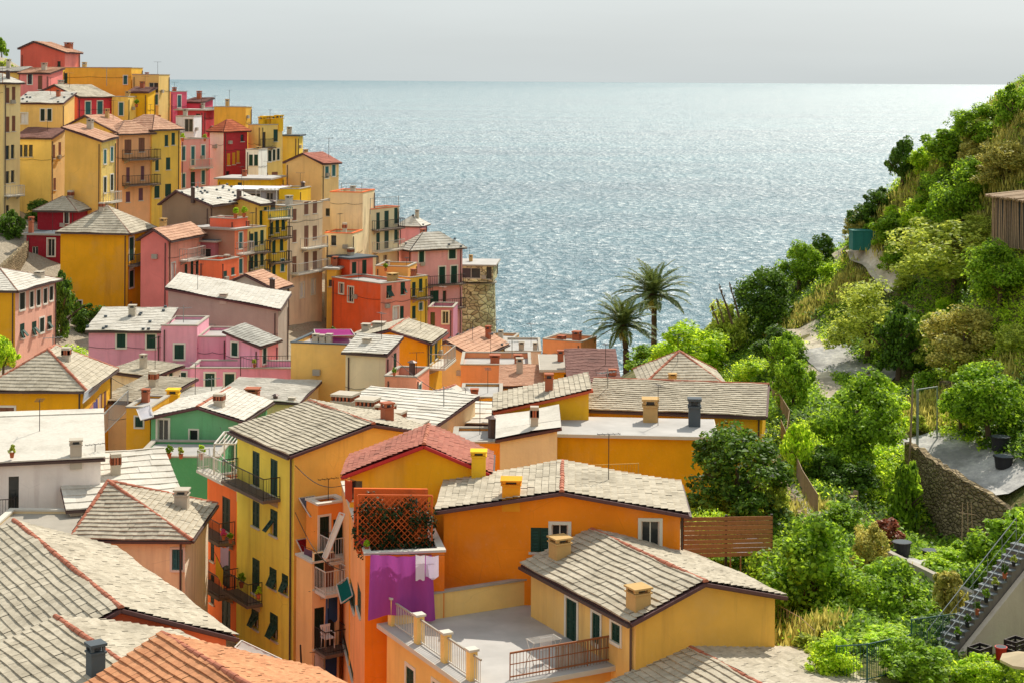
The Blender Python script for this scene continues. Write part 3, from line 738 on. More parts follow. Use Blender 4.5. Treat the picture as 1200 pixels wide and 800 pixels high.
# --- second row
H('yellow_house','yellow house with dark green shutters in three rows, right of the tan balcony front',(178,152),188,30,wl=5,r=211,wall=(226,184,80),roof=('hip',1.5,.3),tl='pink',wins='R195,165,4,13G;R203,163,4,14G;R184,193,4,14G;R197,192,5,14G;R184,225,6,14G;R197,223,7,14G')
H('tan_house','tan house front with brown doors on two long iron balconies',(136,157),184,35,wl=2,r=178,wall=(222,170,96),wall2=(218,160,112),roof=('hip',1.3,.2),tl='pink',wins='R150,172,8,16b;R166,170,7,16b;R150,205,4,17p;R167,203,4,16p;R150,231,5,12p;R165,228,5,14p',bals='R143,180,187,1.2;R143,180,217,1.2')
H('yellow_house','yellow gabled house with broad pinkish roof and a small hole under its peak',(136,156),184,12,l=76,wr=6,wall=(222,180,92),roof=('gableL',.6,137,149),tl='pink',wins='L104,144,2,3D')
H('yellow_house','tall blank ochre yellow wall house with a small sloping pinkish roof',(119,166),177,12,l=76,r=136,wall=(220,172,84),wall2=(232,202,116),roof=('shed',1.25,.3),tl='pink',wins='R123,184,3,16t;R131,181,3,16t;R123,217,3,18h;R131,214,3,18h',bals='R121,134,237,.9,w')
H('cream_house','cream house under a pale spotted roof, above the bay with three windows',(73,122),192,5,l=19,wr=4,wall=(228,188,112),roof=('shed',0,1.1),tl='white',dots=.05,wins='L50,135,4,14h;L58,135,4,14h;L28,139,8,12w')
H('yellow_house','pale yellow house with three narrow windows side by side under a mauve roof',(60,163),187,12,l=17,r=76,wall=(228,198,112),wall2=(232,206,150),roof=('shed',0,.9),tl='mauve',wins='L24,177,4,14D;L30,177,4,14D;L36,177,4,14D;R63,178,3,16b;R70,176,3,18b;R64,216,3,14b')
H('cream_house','tall cream house with brown shutters at the left photo edge',(4,97),181,35,wl=4,r=24,wall=(226,196,130),wall2=(234,212,156),roof=('hip',.9,.2),tl='white',wins='R9,112,4,18b;R16,111,4,18b;R9,146,4,18b;R16,145,4,18b;R9,179,3,16D;R15,178,3,16D;R9,208,3,14D;R15,207,3,14D;R9,250,4,18D',bals='R5,22,229,1.0,w')
# --- third row
H('red_house','small dark red house under a pale pyramid roof behind the ochre house',(88,247),174,8,l=44,wr=4,wall=(138,30,42),roof=('hip',1.25,.1),tl='slate',wins='L78,255,5,14d')
H('red_house','dark red flat roofed house with a white framed window, left of the ochre house',(71,276),167,8,l=31,wr=3,wall=(132,28,40),roof=('flat',0,conc_m,roofdark_m),wins='L60,290,8,20d;L41,300,7,22D',chs='36,277,254,.5,t')
H('ochre_house','tall ochre house with a pale hipped roof and a blank front wall',(150,273),158,8,l=71,r=178,wall=(214,152,20),roof=('hip',2.2,0.0),tl='slate',wins='R154,292,5,26g;R172,286,5,20g;R154,327,5,18g;R172,322,5,16g;R154,360,4,12D;L93,357,4,9d',bals='R150,168,311,.9')
H('pink_house','coral pink house with balcony directly right of the ochre house',(197,281),152,15,l=165,wr=7,wall=(206,116,110),wall2=(224,152,132),roof=('gableL',.5,270),tl='pink',wins='R203,320,4,22w;R218,318,3,16G;R225,315,3,18G;R231,312,3,18G',bals='R210,231,305,.9,w')
H('mauve_house','dull mauve flat topped house with a dark teal roof behind the salmon terrace',(252,284),158,15,l=214,wr=4,wall=(150,88,98),roof=('flat',0,conc_m,roofdark_m),wins='L240,296,14,10D')
H('salmon_house','salmon orange house with a white railed roof terrace',(259,306),150,20,l=233,r=280,wall=(230,112,72),roof=('flat',.6),wins='R264,322,4,8G;R273,318,4,8G')
H('grey_house','grey plaster house with a peaked gable and pink tiled roof',(320,339),146,15,l=250,r=338,wall=(172,162,152),roof=('gableL',.46,323,340),tl='pink',chs='319,338,327,.6,m',wins='R331,352,4,14t')
H('brown_house','weathered brown gable building without windows under a whitish roof',(246,241),163,20,l=190,wr=9,wall=(136,112,90),roof=('gableL',.68,225,238),tl='white',dots=.05,chs='226,232,220,.5,m')
hs_=H('salmon_house','brick brown house with a salmon walled terrace and teal windows',(275,270),158,25,l=228,r=290,wall=(152,112,92),wall2=(222,126,92),roof=('flat',0),wins='R282,282,4,18t;R282,312,4,16t',bals='R277,290,297,.8,w')
H('salmon_house','',(275,257),158.6,25,l=246,r=290,wall=(222,102,72),roof=('flat',.9),base=269,root=hs_)
H('yellow_house','small yellow gabled house with white roof behind terrace plants and parasol',(303,240),166,30,l=270,r=316,wall=(226,190,92),wall2=(232,198,96),roof=('gableL',.6,233),tl='white',wins='R306,256,3,18G;R311,252,3,18G')
H('yellow_house','pale yellow narrow front with two rows of three green shuttered windows',(290,268),160,35,wl=4,r=312,wall=(216,140,100),wall2=(230,204,126),roof=('flat',.3),wins='R295,282,3,16G;R300,280,3,16G;R307,278,3,16G;R295,307,3,16G;R300,305,3,16G;R307,303,3,16G',bals='R291,311,296,.8;R291,311,319,.8')
H('yellow_house','bright yellow narrow house with three stacked balconies',(314,248),166,40,wl=4,r=337,wall=(226,186,56),roof=('flat',.2),wins='R318,266,3,18G;R325,264,3,17G;R332,262,3,15G;R321,289,4,16G;R330,286,4,16G;R321,314,4,16G;R331,311,4,14t',bals='R314,336,256,.9,t;R314,336,279,.9;R314,336,308,.8')
H('white_house','low white roofed house with a dark strip opening above the yellow narrow house',(326,224),178,8,l=262,wr=5,wall=(150,150,156),roof=('flat',0,None,None),wins='L290,229,30,5D;L316,230,8,8D')
H('yellow_house','low bright yellow house with white flat roof below the dark red house',(315,211),192,8,l=255,wr=6,wall=(222,172,26),roof=('flat',0),wins='L281,217,5,6D')
H('yellow_house','plain lemon yellow wall block next to the low white roofs',(351,222),176,10,l=327,wr=4,wall=(226,182,36),roof=('flat',.5))
H('tan_house','tall tan apartment house with brown shutters in three columns',(337,242),168,25,wl=5,r=378,wall=(196,168,130),wall2=(210,186,156),roof=('flat',.3),wins='R345,252,5,13b;R345,277,5,14b;R345,310,5,18b;R359,244,5,15b;R359,277,5,24b;R359,308,5,24b;R369,243,5,14b;R369,273,5,16b;R369,306,5,22b;R354,340,4,16w;R367,336,4,16w',bals='R352,376,291,.9,w;R340,376,321,1.0,w')
H('tan_house','tan gabled house with two teal windows at the end of the ridge',(377,192),196,30,l=335,r=397,wall=(208,170,112),wall2=(228,194,134),roof=('gableL',.5,181),tl='red',wins='R383,202,4,13t;R391,200,4,13t')
# --- seaward end
H('cream_house','cream block tower with an orange coping, left of the balconied cream house',(425,226),180,10,l=387,wr=5,wall=(224,202,162),roof=('flat',.3,OR))
H('cream_house','low cream annex with an orange coping and one dark window',(413,274),175,10,l=381,wr=4,wall=(224,204,160),roof=('flat',.2,OR),wins='L391,282,6,12D')
H('cream_house','cream house with dark green doors on two balconies facing the sea',(434,246),183,30,l=418,r=468,wall=(226,206,168),wall2=(224,208,172),roof=('flat',.5,OR),wins='R443,259,4,19G;R453,257,5,19G;R464,253,4,18G;R443,283,4,20G;R453,281,5,20G;R464,276,4,16G;R443,305,4,10D;R452,304,5,10D',bals='R436,467,270,.9;R436,467,295,.9,w')
H('red_house','orange red upper house with dark roof and two green shuttered windows',(410,304),172,45,l=388,r=437,wall=(218,86,48),wall2=(228,132,112),roof=('flat',0,roofdark_m,roofdark_m),wins='R415,314,5,13G;R427,313,5,16G')
H('red_house','big orange red house with a pink side wall below the cream tower',(446,333),165,45,l=389,r=481,wall=(220,90,46),wall2=(228,140,120),roof=('flat',.2),wins='L400,338,5,12d;L411,345,6,18d;R456,342,6,14f;R472,338,5,14f;R464,367,6,14w;R471,366,3,14G',chs='460,328,320,1.0,o')
H('ochre_house','low ochre terrace house behind the orange red roof',(478,313),173,10,l=440,wr=4,wall=(224,164,86),roof=('flat',.8))
H('yellow_house','slim yellow house with an iron balcony beside the pink sea house',(480,326),171,40,wl=3,r=501,wall=(226,186,66),roof=('flat',.2),wins='R485,339,4,16G;R493,334,4,14G;R485,366,4,14G;R493,359,4,8t',bals='R481,500,350,.9')
H('pink_house','dusky pink house under a pale spotted roof near the sea cliff',(482,293),186,58,l=468,r=542,wall=(190,128,126),wall2=(198,144,144),roof=('hip',1.7,.3),tl='white',dots=.05,wins='R494,301,6,13g;R530,296,8,14g;R518,323,7,20g;R532,322,7,20g;R509,350,10,18G;R521,350,4,18D',bals='R500,541,334,.9;R500,541,362,.9')
H('pink_house','small mauve pink block with its own little pale roof behind the pink sea house',(491,265),196,15,l=467,wr=3,wall=(198,136,142),roof=('hip',1.0,.2),tl='white',dots=.05)
hst=H('stone_tower','round cornered stone tower house with dark glazing at the sea edge',(578,312),194,4,l=537,wr=6,wall=stone2_m,base=331,roof=('flat',0),wins='L552,320,22,12D;L573,320,6,14D;')
tw=MB(); c_=P(559,331,197.5); zb_=terr(c_.x,c_.y)-2
tw.tube([(c_.x,c_.y,zb_),(c_.x,c_.y,zb_+(c_.z-zb_)*.55),(c_.x,c_.y,zb_+(c_.z-zb_)*.56),(c_.x,c_.y,c_.z)],[2.75,2.35,2.25,2.1],28,stone2_m); tw.tube([(c_.x,c_.y,c_.z),(c_.x,c_.y,c_.z+.12)],[2.3,2.3],28,conc_m); tw.build('turret',hst.root,hst.org)
H('mauve_house','low mauve house with white framed window under the pink sea house',(531,361),180,5,l=502,wr=4,wall=(170,110,128),roof=('flat',.3),wins='L522,372,7,14d;L507,374,4,16D')
# --- left middle
H('yellow_house','yellow house with pink street side and rows of dark shutters, left photo edge',(18,340),135,9,wl=8,r=66,wall=(224,164,34),wall2=(226,172,150),roof=('hip',1.2,.2),tl='white',wins='R26,353,6,18h;R37,351,4,17h;R45,349,4,17h;R53,347,4,16h;R60,344,4,15h;R26,388,5,16f;R40,385,5,15f;R49,381,5,15h;R58,378,5,14f',chs='46,326,318,.8,w')
H('grey_house','long grey blind wall building with a narrow sloping whitish roof',(326,363),138,4,l=197,wr=4,wall=(150,138,126),roof=('shed',1.5,.7),tl='white',chs='262,352,344,.7,w')
hp=H('pink_house','rambling lilac pink house with stepped roofs and dark green shutters',(190,389),130,0,l=104,wr=5,wall=(208,142,160),roof=('shed',0,.95),tl='white',dots=.05,wins='L142,399,10,16g;L177,400,10,16g')
H('pink_house','',(231,382),129.4,0,l=189,wr=5,wall=(212,148,164),roof=('flat',.2),wins='L210,412,11,17g',root=hp)
H('pink_house','',(267,395),129.7,0,l=231,wr=5,wall=(208,142,160),roof=('flat',.2),root=hp)
H('pink_house','',(304,407),127,25,l=265,r=326,wall=(208,144,162),wall2=(214,140,140),roof=('shed',.85,.15),tl='grey',wins='L275,409,7,16g;R310,415,4,20g',root=hp)
H('pink_house','',(344,432),124.5,0,l=223,wr=3.5,wall=(206,138,160),roof=('flat',.4),wins='L246,445,11,16g;L269,446,11,17g',root=hp)
H('pink_house','',(224,432),127,0,l=196,wr=3,wall=(206,138,160),roof=('flat',.3),wins='L213,443,10,14g',root=hp)
H('ochre_house','ochre yellow house with a slate hipped roof, laundry side and blank front',(97,456),103,0,wl=5.8,wr=7.3,wall=(224,160,16),wall2=(228,172,40),roof=('hip',1.9,.22),tl='slate',wins='L8,481,17,8B;R101,490,3,18b;R118,474,4,22b;R123,470,3,22b')
H('cream_house','small cream house with green shutters and white posts under a stone roof',(178,443),117,22,l=128,r=212,wall=(230,216,182),wall2=(228,222,210),roof=('shed',.15,.2),tl='slate',wins='R184,452,4,24g;R193,449,4,24g;R200,446,4,22g')
H('cream_house','low house under a sunlit slab roof above the outdoor stairs',(178,474),109,12,l=118,wr=7,wall=(220,200,160),roof=('shed',0,.35),tl='slate')
H('yellow_house','little yellow house behind the white awning and stairs',(176,478),104,5,l=148,wr=4,wall=(228,166,40),roof=('flat',.1),wins='L163,494,5,12g')
H('ochre_house','small orange yellow house with tall yellow chimney left of the green house',(238,482),109,0,l=181,wr=6,wall=(224,150,40),roof=('shed',0,.3),tl='white',chs='203,478,455,.9,y')
H('cream_house','house with a broad pale roof and brick chimney behind the green house',(348,473),111,5,l=252,wr=7,wall=(226,200,150),roof=('shed',.1,.12),tl='white',chs='296,468,454,1.0,t;321,474,463,.4,m;342,470,465,.5,w')
hg=H('green_house','green house with pale gable roof, dark door and planted terrace',(280,493),102,8,l=177,wr=6,wall=(98,158,112),roof=('gableL',.456,478,490),tl='white',wins='L191,504,12,26d;L227,511,9,15d')
H('green_house','',(256,536),97,0,l=160,wr=4.4,wall=(74,140,92),roof=('flat',.12),wins='',root=hg)
hw=H('white_house','white house with smooth whitish roof and a chimney breast, left edge',(118,538),84,-14,l=-25,wr=8,wall=(216,208,202),roof=('shed',0,.75),tl='white',row=9,wins='L16,578,7,40D',chs='89,536,514,.7,w',bals='L-20,18,606,.8')
hcs=H('cream_house','cream house with hipped slatted roof and terracotta ridges, mid left',(217,629),76,0,wl=4.7,wr=5.8,wall=(228,206,164),wall2=(220,206,186),roof=('hip',1.75,.1,.88),tl='slate',row=.3,wins='L208,655,4,24t',chs='213,596,572,.75,w')
H('cream_house','',(99,634),76.4,0,l=-30,wr=5.5,wall=(228,206,164),roof=('flat',.12,None,conc_m),root=hcs)
H('cream_house','house with a wide smooth pale slab roof behind the slatted roof',(211,588),83,-20,wl=5.2,wr=6.5,wall=(226,212,190),roof=('shed',0,1.05),tl='white',row=.9)
# --- centre
H('ochre_house','tan ochre flat roofed house with a magenta awning and clutter on top',(424,405),118,12,l=341,r=447,wall=(216,174,98),wall2=(232,206,152),roof=('flat',.25,roofdark_m),wins='R429,425,5,16D;R438,450,4,16D',chs='370,402,391,.5,w;378,402,392,.5,w;386,402,391,.5,w')
H('ochre_house','golden yellow gabled house with pale stone roof in the village centre',(500,402),122,9,l=410,r=518,wall=(218,152,18),wall2=(238,180,44),roof=('gableL',.47,388),tl='slate',wins='R505,414,3,20G;R511,410,3,18G',bals='R502,516,431,1.2,w',chs='444,384,377,1.0,w;429,389,379,.7,w')
H('white_house','small house with a white lean-to roof and pink side left of the golden gable',(452,416),114,20,l=405,r=468,wall=(224,206,170),wall2=(226,172,160),roof=('shed',0,.7),tl='white',wins='R463,424,3,20G',chs='430,402,396,.6,w')
H('pink_house','peach pink terrace block in front of the golden gabled house',(488,442),111,10,l=451,r=503,wall=(228,152,122),roof=('flat',.5),wins='R492,458,3,14t')
H('tan_house','tan house with a pinkish spotted gable roof near the harbour',(555,419),138,18,l=492,wr=8,wall=(206,172,114),roof=('gableL',.5,401),tl='pink',dots=.04)
H('peach_house','long low peach house with two brick chimneys, nearer of the peach ones',(622,428),130,0,l=540,wr=6,wall=(226,152,106),roof=('flat',.4),chs='580,426,415,.9,t;607,426,415,.7,t')
H('peach_house','square peach house with thin chimneys against the sea',(681,401),150,25,l=636,r=699,wall=(226,148,98),roof=('flat',.3),chs='658,402,393,.8,t;676,402,388,.8,t')
H('tan_house','small tan flat house by the water below the stone tower',(598,400),165,10,l=562,wr=5,wall=(214,162,112),roof=('flat',.2))
H('white_house','low whitish flat roof house between the two peach houses',(634,412),156,0,l=592,wr=8,wall=(220,206,186),roof=('flat',.1),chs='611,412,400,.6,w;627,411,401,.5,w')
H('yellow_house','small yellow house under a flat grey roof next to the red tiled roof',(686,435),118,0,l=638,wr=6,wall=(214,160,32),roof=('flat',0,slabw_m,conc_m),wins='L665,442,6,8D')
H('tan_house','house with a sloping red brown tile roof left of the palms',(724,449),113,0,l=668,wr=6,wall=(200,140,90),roof=('shed',0,1.1),tl='mauve',chs='718,440,432,.6,t')
H('tan_house','house with a tan hipped roof and terracotta ridges below the palms',(846,452),110,0,l=757,wr=6,wall=(222,160,120),roof=('hip',1.7,0.0),tl='slate',chs='788,447,437,.6,o')
H('yellow_house','yellow gabled house with long stone slab roof in front of the palms',(893,487),96,10,l=690,wr=8,wall=(222,168,24),roof=('gableR',.5,453),tl='slate',row=.33)
H('yellow_house','mustard yellow house with broad flat grey white roof terrace',(834,514),91,4,l=652,wr=4.2,wall=(208,150,14),roof=('flat',0,slabw_m,roofflat_m),chs='762,497,466,1.0,o;858,493,466,.8,d')
H('yellow_house','yellow house with a red edged roof sloping down to the left',(690,459),95,0,l=582,wr=5,wall=(216,166,34),roof=('shed',-1.2,0),tl='slate',verge=(196,92,60))
H('cream_house','cream panelled lean-to between the yellow houses',(653,503),90,0,l=586,wr=4,wall=(222,202,160),roof=('shed',-.58,.3),tl='white',row=2.2)
H('yellow_house','little yellow gable with white roof and skylight in the village centre',(510,481),106,25,l=464,wr=5,wall=(222,174,44),roof=('gableL',.45,469),tl='white',row=1.2,chs='528,474,466,.7,o;541,476,470,.5,w')
H('cream_house','pale yellow house with a wide white lean-to roof above the red roof',(591,499),99,3,l=470,wr=5,wall=(230,190,104),roof=('shed',0,.25),tl='white',row=1.4,chs='547,486,474,.7,y')
H('orange_house','low amber block partly hidden behind the red roofed house',(591,519),92,0,l=530,wr=4,wall=(216,142,36),roof=('flat',.1))
H('white_house','white roofed house carrying a row of squat terracotta vent chimneys',(500,506),93,18,l=372,wr=8,wall=(226,206,170),roof=('shed',.1,.45),tl='white',row=.8,chs='405,476,460,1.5,wt;431,482,466,1.3,wt;452,489,473,1.1,wt;464,497,481,1.1,wt;489,504,493,1.2,wt')
# --- foreground
h4=H('yellow_house','tall lemon yellow house with many dark green shutters above the alley',(345,533),78,57,l=278,wr=7.9,wall=(242,222,92),wall2=(244,194,96),roof=('gableR',.5,499),tl='slate',row=.3,
  wins='L300,549,8,44G;L321,559,8,46G;L300,602,8,34G;L321,612,8,34f;L300,675,8,46f;L320,677,8,28f;L334,684,7,27f;L299,722,8,33f;L321,734,9,36f',bals='L279,329,560,.9;L279,308,689,.8')
H('orange_house','orange and yellow house with stacked balconies along the alley',(277,575),84.6,57,l=243,wr=6,wall=(228,118,64),roof=('flat',.2),wins='L265,602,9,44H;L265,665,9,50H;L265,720,10,44H;L249,640,4,36H;L249,690,4,36H',bals='L245,276,617,.9;L245,276,678,.9;L245,276,548,.7,w')
H('yellow_house','mustard gable house with a red tiled roof, right of the lemon house',(567,553),73,0,l=410,wr=3.7,wall=(216,160,22),roof=('gableL',.446,523,556),tl='red',verge=(186,52,48),row=.28,wins='L414,574,3,22D',chs='561,549,527,.75,y')
h7=H('orange_house','big orange house with stone roof, brown verge and one white framed window',(797,603),68,2,l=520,wr=5,wall=(230,132,22),roof=('gableL',.5,578),tl='slate',row=.34,wins='L762,625,21,30d;L656,629,19,30d;L633,632,22,29G',chs='607,586,560,.9,O')
h7b=H('orange_house','',(428,650),66,80,l=400,r=521,wall=(236,172,112),wall2=(228,120,22),roof=('flat',.1),wins='L413,697,6,44G;L421,702,4,44G;L408,768,12,60G',root=h7)
h8=H('yellow_house','pale yellow house with stone gable roof and a railed roof terrace, right foreground',(745,726),60,62,l=622,r=908,wall=(250,206,124),wall2=(240,184,84),roof=('gableR',.46,684),tl='slate',row=.34,wins='L670,727,12,56n;L699,736,9,40g;L722,741,10,27g',chs='656,652,628,.8,o;748,712,686,.8,o')
t8=H('yellow_house','',(559,811),58.9,62,l=453,wr=6.3,wall=(248,206,126),wall2=(234,176,92),roof=('flat',0,slabw_m,roofflat_m),over=.3,wins='L481,795,9,32g;L512,812,9,30g',root=h8,gut=False)
k_=h8.along(h8.v, 712, 800)
H('stone_roof_house','house under a slate roof with terracotta ridge at the bottom edge of the photo',h8.C+h8.v*k_-h8.u*6.5+Vector((0,0,58-21.15-h8.C.z)),56,62,wl=6.4,wr=8.6,wall=(224,190,110),roof=('gableR',.40,'37.65'),tl='slate',row=.34)
H('red_house','house with big slate roof, terracotta ridge and salmon gable, bottom left',Vector((-16.6,56,58-19.6)),57,58.6,wl=12.9,wr=7.8,wall=(206,108,74),roof=('gableR',.5,'39.96'),tl='slate',row=.36)
H('stone_roof_house','house under a grey slate roof with black capped chimney, bottom left corner',Vector((-14.76+.588*10-.81*4,55.9-.81*10-.588*4,58-18.95)),52,54,wl=10,wr=8,wall=(206,180,140),roof=('gableR',.5,'40.2'),tl='slate',row=.36,chs='112,792,752,.55,d')
H('terracotta_roof_house','house under an orange terracotta roof with red ridge at the bottom edge',Vector((-10.2+.602*8-.8*5,50.7-.8*8-.602*5,58-18.65)),47,53,wl=8,wr=10,wall=(214,160,110),roof=('gableR',.5,'41.35'),tl='orange',row=.30)

H('tan_house','narrow tan house squeezed between the apartment house and the cream tower',(389,236),187,10,l=375,wr=3,wall=(196,174,142),roof=('flat',.2),wins='L384,249,4,9D;L384,275,4,9b')
H('ochre_house','low amber house with flat white roof behind the little yellow gable',(588,466),112,0,l=540,wr=5,wall=(222,164,60),roof=('flat',.1),chs='556,464,455,.6,t')
H('cream_house','low cream house under a rubble strewn pinkish roof below the long peach house',(642,454),117,0,l=588,wr=5,wall=(222,190,140),roof=('shed',0,.5),tl='pink',dots=.05)
H('ochre_house','tiny ochre house beside the orange red house front',(394,316),171,10,l=383,wr=3,wall=(222,170,70),roof=('flat',0),wins='L388,332,4,8D')
H('yellow_house','tiny lemon block with a window on the roof of the long flat yellow house',(66,81),207,8,l=57,wr=2.5,wall=(230,190,60),roof=('flat',.1),wins='L62,92,4,10G')
# ------------------------------------------------------------------ foliage
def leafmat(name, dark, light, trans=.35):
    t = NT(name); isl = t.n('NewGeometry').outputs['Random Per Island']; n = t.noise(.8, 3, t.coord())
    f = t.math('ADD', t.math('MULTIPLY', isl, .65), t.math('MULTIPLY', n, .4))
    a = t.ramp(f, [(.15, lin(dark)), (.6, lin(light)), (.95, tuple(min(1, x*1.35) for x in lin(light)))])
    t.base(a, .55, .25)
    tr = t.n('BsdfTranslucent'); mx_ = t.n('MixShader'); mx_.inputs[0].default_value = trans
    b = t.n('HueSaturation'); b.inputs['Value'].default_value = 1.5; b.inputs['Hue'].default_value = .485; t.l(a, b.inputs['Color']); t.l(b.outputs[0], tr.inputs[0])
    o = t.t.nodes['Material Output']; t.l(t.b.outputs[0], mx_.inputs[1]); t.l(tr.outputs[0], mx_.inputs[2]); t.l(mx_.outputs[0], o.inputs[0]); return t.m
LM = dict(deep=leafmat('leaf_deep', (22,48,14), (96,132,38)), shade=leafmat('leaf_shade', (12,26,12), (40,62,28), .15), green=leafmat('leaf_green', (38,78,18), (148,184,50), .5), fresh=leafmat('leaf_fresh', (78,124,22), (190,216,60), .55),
          olive=leafmat('leaf_olive', (88,114,34), (190,202,88), .5), dry=leafmat('leaf_dry', (104,112,44), (196,190,98), .4), rust=leafmat('leaf_rust', (92,52,36), (150,88,58), .3), palm=leafmat('leaf_palm', (40,60,28), (104,120,58), .25),
          flower=leafmat('petals', (150,40,90), (220,90,140), .3))
def leaf_mesh(name, clumps, mat, size, seed, up=.5, aspect=.62):
    """clumps: (centre xyz, radii xyz, count). Loose diamond leaves spread through the clumps"""
    rs = np.random.RandomState(seed); Ps, Os = [], []
    for c, r, n in clumps:
        d = rs.normal(size=(n, 3)); d /= np.linalg.norm(d, axis=1)[:, None]
        rad = (.45+.55*rs.rand(n)**.6)[:, None]
        Ps.append(np.array(c)+d*np.array(r)*rad); Os.append(d)
    Pn = np.concatenate(Ps); On = np.concatenate(Os); n = len(Pn)
    nr = On*.7+np.array([0, 0, up])+rs.normal(size=(n, 3))*.55; nr /= np.linalg.norm(nr, axis=1)[:, None]
    a = np.cross(nr, rs.normal(size=(n, 3))); a /= np.linalg.norm(a, axis=1)[:, None]; b = np.cross(nr, a)
    l = size*(.7+.6*rs.rand(n))[:, None]; wv_ = l*aspect
    V = np.stack([Pn-a*l/2, Pn+b*wv_/2+nr*l*.06, Pn+a*l/2, Pn-b*wv_/2+nr*l*.06], 1).reshape(-1, 3)
    me = bpy.data.meshes.new(name); me.vertices.add(len(V)); me.vertices.foreach_set('co', V.ravel().astype('f'))
    me.loops.add(4*n); me.loops.foreach_set('vertex_index', np.arange(4*n, dtype='i')); me.polygons.add(n)
    me.polygons.foreach_set('loop_start', np.arange(0, 4*n, 4, dtype='i')); me.polygons.foreach_set('loop_total', np.full(n, 4, dtype='i'))
    me.materials.append(mat); me.update(calc_edges=True); return me
CROWN = {}
def crown_mesh(cl, kind, var):
    """unit crown (radius 1, centre at 0): uneven clumps with gaps"""
    key = (cl, kind, var)
    if key in CROWN: return CROWN[key]
    nc, nl, ls = {'S': (16, 62, .24), 'M': (30, 120, .125), 'L': (46, 190, .085), 'O': (40, 150, .075)}[cl]
    r = random.Random(ord(cl)*31+var*17); cs = []
    lobes = [((0, 0, .25), .72)]                                   # a handful of boughs of unequal size
    for i in range(6):
        a = i*1.047+r.uniform(-.4, .4); lobes.append(((math.cos(a)*r.uniform(.38, .62), math.sin(a)*r.uniform(.38, .62), r.uniform(-.55, .35)), r.uniform(.34, .52)))
    for i in range(2): lobes.append(((r.uniform(-.4, .4), r.uniform(-.4, .4), .62), r.uniform(.25, .38)))
    tot = sum(q*q for _, q in lobes)
    for (lx, ly, lz), q in lobes:
        k = max(3, int(nc*1.35*q*q/tot))
        for i in range(k):
            z = r.uniform(-.7, 1); a = r.uniform(0, 6.283); rr = math.sqrt(max(0, 1-z*z)); s_ = q*r.uniform(.8, 1.05); cr_ = q*r.uniform(.26, .46)+.03
            cs.append(((lx+math.cos(a)*rr*s_, ly+math.sin(a)*rr*s_, lz+z*s_), (cr_, cr_, cr_*.8), int(nl*r.uniform(.5, 1.2))))
        cs.append(((lx, ly, lz), (q*.8, q*.8, q*.8), int(nl*1.3)))
    CROWN[key] = leaf_mesh('crown', cs, LM[kind], ls, var+ord(cl)); return CROWN[key]
TRUNK = {}
def trunk_mesh(var):
    if var in TRUNK: return TRUNK[var]
    r = random.Random(var); mb = MB(); x, y = r.uniform(-.06, .06), r.uniform(-.06, .06)
    mb.tube([(0, 0, -.1), (x*.5, y*.5, .2), (x, y, .45), (x*1.5, y*1.5, .75)], [.055, .045, .038, .02], 7, bark_m)
    for i in range(6):
        a = i*1.05+r.uniform(-.3, .3); z = r.uniform(.25, .5)
        mb.tube([(x*.7, y*.7, z), (math.cos(a)*.2, math.sin(a)*.2, z+.2), (math.cos(a)*.42, math.sin(a)*.42, z+.36)], [.026, .018, .006], 5, bark_m)
    ob = mb.build('trunk'); TRUNK[var] = ob.data; bpy.data.objects.remove(ob); return TRUNK[var]
vi = [0]
def tree(label, px, pyb, wpx, hpx, kind='green', D=None, shrub=False, group=None, name=None, cat=None, z=None, lean=0):
    if D is None: b, D = hit(px, pyb)
    else:
        b = P(px, pyb, D)
        if z is None: b.z = min(b.z, max(terr(b.x, b.y), b.z-2.5))
    w_, h_ = wpx*D/F, hpx*D/F; vi[0] += 1; v = vi[0]
    cl = 'S' if w_ < 1.7 else 'M' if w_ < 3.6 else 'L'
    if kind == 'olive' and cl == 'L': cl = 'O'
    nm = name or ('shrub' if shrub else 'tree')
    e = empty(nm, b, label, cat or ('shrub' if shrub else 'tree'), group)
    e.rotation_euler = (0, 0, v*2.399)
    c0 = -.05 if shrub else .03
    tr = bpy.data.objects.new('trunk' if not shrub else 'stem', trunk_mesh(v % 4)); col.objects.link(tr); tr.parent = e
    tr.scale = (h_*(.85 if not shrub else .7), h_*(.85 if not shrub else .7), h_*.85)
    cr = bpy.data.objects.new('crown' if not shrub else 'foliage', crown_mesh(cl, kind, v % 3)); col.objects.link(cr); cr.parent = e
    cr.location = (0, 0, h_*(1+c0)/2); cr.scale = (w_*.56, w_*.56, h_*(1-c0)*.54)
    return e
# --- right hillside, named one by one
tree('large dark round tree in front of the mustard yellow house',862,592,128,112,'deep',D=84)
tree('big glossy citrus tree beside the pale yellow gabled house',943,748,144,136,'green',D=72)
tree('dense rounded bush tree above the green garden railing',1046,762,112,98,'green',D=69)
tree('round leafy tree at the right photo edge above the stair rail',1170,686,92,80,'green')
tree('bright leafy fruit tree below the gravel path bend',1008,552,108,108,'green')
tree('bright young citrus tree on the gravel terrace, right edge',1160,520,98,86,'green')
tree('small citrus tree in a black pot on the gravel terrace',1125,512,50,60,'fresh')
tree('broad pale topped shrub over the stone path bend',1016,424,112,88,'olive')
tree('shadowed dark bush standing against the right of the pale topped shrub',1052,446,52,86,'deep')
tree('dark clipped tree with red flowers right of the agave stalks',897,398,76,78,'deep')
tree('dark green bush just below the dark clipped tree',912,436,62,48,'deep',shrub=True)
tree('fresh green feathery bush behind the roof below the palms',808,448,96,64,'fresh',shrub=True)
tree('yellow green bush at the foot of the agave stalks',852,420,48,62,'olive',shrub=True)
tree('low leafy bush at the foot of the palms',764,446,70,36,'green',shrub=True)
tree('bushy tree on the sea ridge left of the upper path',936,344,56,56,'green')
tree('wide flat crowned olive tree at the right, above the dry bush',1118,348,150,84,'olive')
tree('rounded green tree under the olive at the right edge',1170,368,84,76,'green')
